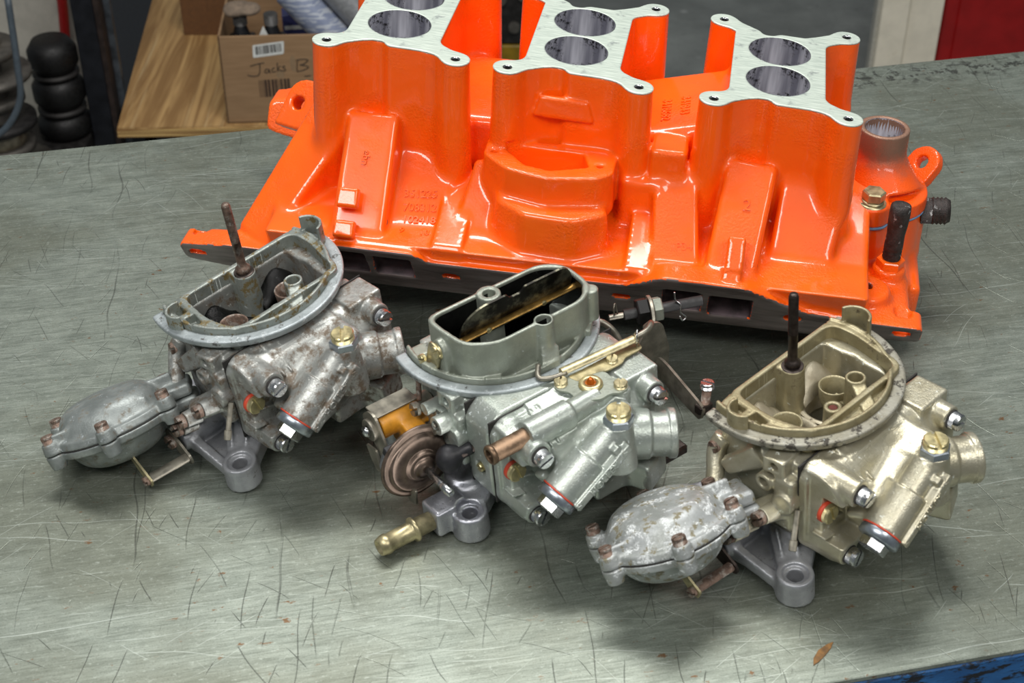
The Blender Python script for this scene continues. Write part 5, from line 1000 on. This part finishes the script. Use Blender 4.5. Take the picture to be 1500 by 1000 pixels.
# throttle side (far right): bracket, cable stud, clip, lever and stop screw
MB().prism(srr([(5.6, 2.0), (10.2, 2.2), (10.4, 4.2), (9.8, 6.6), (8.8, 6.9), (7.6, 5.4), (5.6, 4.4)], 0.5), (4.6, 0, 0), (0, 1, 0), (0, 0, 1), 0, 0.2).build('throttle_bracket', 'lever', car)
MB().cyl((2.2, 5.0, 1.5), (2.6, 9.2, 1.5), 0.45, n=20).build('throttle_shaft', 'lever', car)
MB().prism(srr([(-0.5, -0.7), (4.8, -0.55), (4.9, 0.4), (4.3, 0.5), (0.4, 0.7), (-0.6, 0.6)], 0.3), (5.6, 9.0, 3.6), unit((0.98, -0.12, -0.1)), unit((0.1, 0.2, 1)), -0.1, 0.1).build('throttle_lever', 'lever', car)
mb = MB().cyl((10.0, 8.9, 3.4), (9.9, 9.2, 4.6), 0.3, n=18); mb.build('stop_screw_shank', 'rust', car); screw((9.9, 9.2, 4.6), (-0.1, 0.1, 1), 0.46, 0.4, 'steel', car, (1, 0.4, 0), 'stop_screw')
MB().box((10.0, 8.8, 3.2), (0.35, 0.5, 0.35), bev=0.06).build('screw_lug', 'darksteel', car)
ax = unit((0.42, 0.88, 0.02)); P0 = np.array((2.5, 10.4, 5.9)); MB().cyl(P0 - ax * 1.6, P0 + ax * 3.8, 0.36, n=20).build('cable_stud', 'black', car); MB().cyl(P0 - ax * 2.6, P0 - ax * 1.3, 0.2, n=14).build('cable_end', 'lever', car)
mb = MB().hexa(P0 - ax * 0.7, P0 + ax * 0.1, 0.95, 0.08); mb.build('jam_nut', 'black', car); MB().cyl(P0 + ax * 0.1, P0 + ax * 0.35, 1.0, n=30).build('washer', 'lever', car); MB().hexa(P0 + ax * 0.35, P0 + ax * 1.0, 0.85, 0.08).build('lock_nut', 'horn2', car)
MB().pipe(smooth_path([P0 + ax * 1.9 + (0, 0, 1.1), P0 + ax * 1.9 + (0.1, 0, 0.5), P0 + ax * 2.1 + (0.3, 0, 0.2), P0 + ax * 2.1 + (0.4, -0.1, -0.3), P0 + ax * 2.4 + (0.4, 0, -0.8), P0 + ax * 2.1 + (0.5, 0, -1.0), P0 + ax * 1.9 + (0.5, 0, -0.6)]), 0.06, 8).build('spring_clip', 'steel', car); MB().pipe(smooth_path([P0 - ax * 2.2 + (0, 0, 0.1), P0 - ax * 2.3 + (0.1, 0, 0.7), P0 - ax * 2.0 + (-0.2, 0, 0.9), P0 - ax * 2.0 + (0, 0, 0.2)]), 0.06, 8).build('spring_clip', 'lever', car)
# arched strap from bracket to base
MB().pipe(smooth_path([(1.4, 6.2, 5.6), (1.6, 7.0, 6.2), (2.4, 7.6, 5.6), (3.2, 7.9, 4.2)]), 0.22, 10).build('return_strap', 'lever', car)
screw((9.6, 5.4, 3.6), (0, 0.3, 1), 0.5, 0.3, 'darksteel', car, (0.3, 1, 0), 'pump_screw', 0.2); MB().cyl((9.6, 5.3, 2.4), (9.6, 5.4, 3.6), 0.4, n=20).build('pump_post', 'darksteel', car); MB().box((8.9, 4.4, 1.7), (2.2, 2.2, 0.35), bev=0.15).build('pump_cover', 'darksteel', car)
# choke pull-off can, amber lever, plates (left)
ca = np.array((1, 0, 0.0)); C = np.array((3.3, -8.3, 3.75))
MB().lathe(C - ca * 0.7, ca, [(0, -0.9), (1.0, -0.9), (1.7, -0.5), (2.1, -0.1), (2.4, 0.02), (2.56, 0.06), (2.56, 0.06), (2.62, 0.16), (2.56, 0.28), (2.4, 0.32), (2.4, 0.32), (2.16, 0.3), (2.16, 0.3), (2.08, 0.46), (1.95, 0.56), (1.95, 0.56), (1.2, 0.7), (1.1, 0.72), (1.1, 0.72), (1.0, 0.9), (1.0, 0.9), (0.8, 0.98), (0.72, 1.0), (0.72, 1.0), (0.66, 1.2), (0.3, 1.3)], 56).build('vacuum_can', 'bronzecan', car)['label'] = 'bronzed round vacuum pull-off can'
MB().lathe(C + ca * 0.7, unit((1, 0.0, -0.02)), [(0.22, 0), (0.24, 1.6), (0.24, 1.7), (0.3, 1.8), (0.24, 2.6), (0.14, 2.65), (0.14, 2.2)], 24).build('vacuum_nipple', 'steel', car)
aa = unit((0.0, 1, 0)); A0 = np.array((-0.3, -9.2, 5.0))
g = SDF((-3, -10.4, 2.4), (4.4, -5.0, 7), 0.09); g.add(scyl(A0, A0 + aa * 2.9, 0.95, 0.9, 0.1), 0); g.add(sbox(A0 + np.array((0.8, 1.9, -0.9)), (0.9, 0.7, 1.2), 0.2, Ry(20)), 0.3); g.add(scyl(A0 + np.array((0.9, 2.1, -0.1)), A0 + np.array((1.6, 3.6, 0.1)), 0.35, 0.3, 0.1), 0.15); g.build('amber_lever', 'yellow', car)['label'] = 'amber plastic choke lever'
MB().cyl(A0 - aa * 0.6, A0 + aa * 4.4, 0.3, n=18).build('choke_lever_shaft', 'lever', car); MB().cyl(A0 + aa * 2.95, A0 + aa * 4.0, 0.75, n=28).build('shaft_collar', 'lever', car)
MB().prism(srr([(-1.1, 0.5), (-0.2, 1.3), (0.6, 1.3), (1.5, -0.4), (1.8, -1.9), (0.7, -2.0), (-0.2, -1.0)], 0.4), A0 - aa * 0.15, (1, 0, 0), (0, 0, 1), 0, 0.16).build('choke_plate_lever', 'lever', car); MB().box(A0 + np.array((-0.2, 1.4, 1.02)), (0.7, 1.5, 0.07)).build('strap', 'lever', car)
MB().cyl(A0 - aa * 0.6, A0 - aa * 0.2, 0.75, n=28).build('washer', 'lever', car); MB().lathe(A0 - aa * 0.6, -aa, [(0.38, 0), (0.38, 0.2), (0.25, 0.36), (0, 0.4)], 20).build('rivet', 'steel', car)
MB().prism(srr([(-0.8, -1.6), (0.5, -1.4), (0.8, -3.0), (0.2, -3.3), (-0.4, -2.6)], 0.25), A0 - aa * 0.4, (1, 0, 0), (0, 0, 1), 0, 0.14).build('bent_tab', 'lever', car)
g = SDF((-1.2, -10.2, 0.4), (4.4, -6.4, 5), 0.09); g.add(staper((0.5, -9.0, 3.3), (2.6, -8.4, 2.3), (0, 0, 1), (0.9, 0.9), (1.0, 1.0), 0.3), 0); g.add(scyl((1.3, -9.6, 3.0), (1.3, -7.0, 3.0), 0.9, 0.9, 0.2), 0.3); g.build('pull_off_bracket', 'alu2', car); MB().box((1.6, -8.9, 4.3), (0.35, 0.9, 0.35), Ry(25)).build('spring_block', 'rubber', car)
MB().prism(srr([(2.2, 0.6), (3.6, 0.8), (3.4, -0.5), (2.6, -0.7)], 0.2), (0, -9.0, 1.4), (1, 0, 0), (0, 0, 1), 0, 0.15).build('bent_tab', 'lever', car)
for p in ((1.2, -6.9, 6.2), (3.0, -6.6, 5.7)): screw(p, (-0.1, -1, 0.1), 0.46, 0.4, 'lever', car, (1, 0, 0.7))
MB().cyl((2.0, -4.6, 6.6), (2.0, -6.9, 6.6), 0.42, n=22).build('passage_boss', 'zinc2', car); MB().tube((3.4, -4.6, 6.2), (3.4, -7.0, 6.2), 0.62, 0.36).build('passage_boss', 'zinc2', car); MB().pipe(smooth_path([(0.2, -6.0, 8.0), (0.4, -6.2, 7.0), (0.6, -6.4, 6.2)]), 0.18, 10).build('link_wire', 'rust', car)
g = SDF((2.4, -8.8, 2.6), (6.0, -5.2, 6), 0.09); g.add(sell((4.5, -7.0, 4.3), (0.85, 0.8, 1.0)), 0); g.add(scyl((4.5, -7.0, 4.4), (5.2, -5.6, 5.0), 0.5, 0.4, 0.1), 0.3); g.build('rubber_cap', 'rubber', car); MB().cyl((5.0, -6.4, 4.7), (5.4, -5.2, 5.1), 0.3, n=18).build('vacuum_stub', 'darksteel', car)
# brass hose barb in the base
HB0 = np.array((5.0, -8.6, 0.75)); mb = MB(); mb.lathe(HB0, (0.0, -1, 0.02), [(0.6, 0), (0.62, 1.6), (0.64, 1.62), (0.8, 1.7), (0.8, 1.86), (0.64, 1.94), (0.6, 2.0), (0.6, 3.6), (0.66, 3.66), (0.66, 3.9), (0.54, 4.3), (0.42, 4.3), (0.42, 3.2), (0.0, 3.2)], 32); mb.build('hose_barb', 'goldplate', car)['label'] = 'ribbed yellow-plated hose barb'
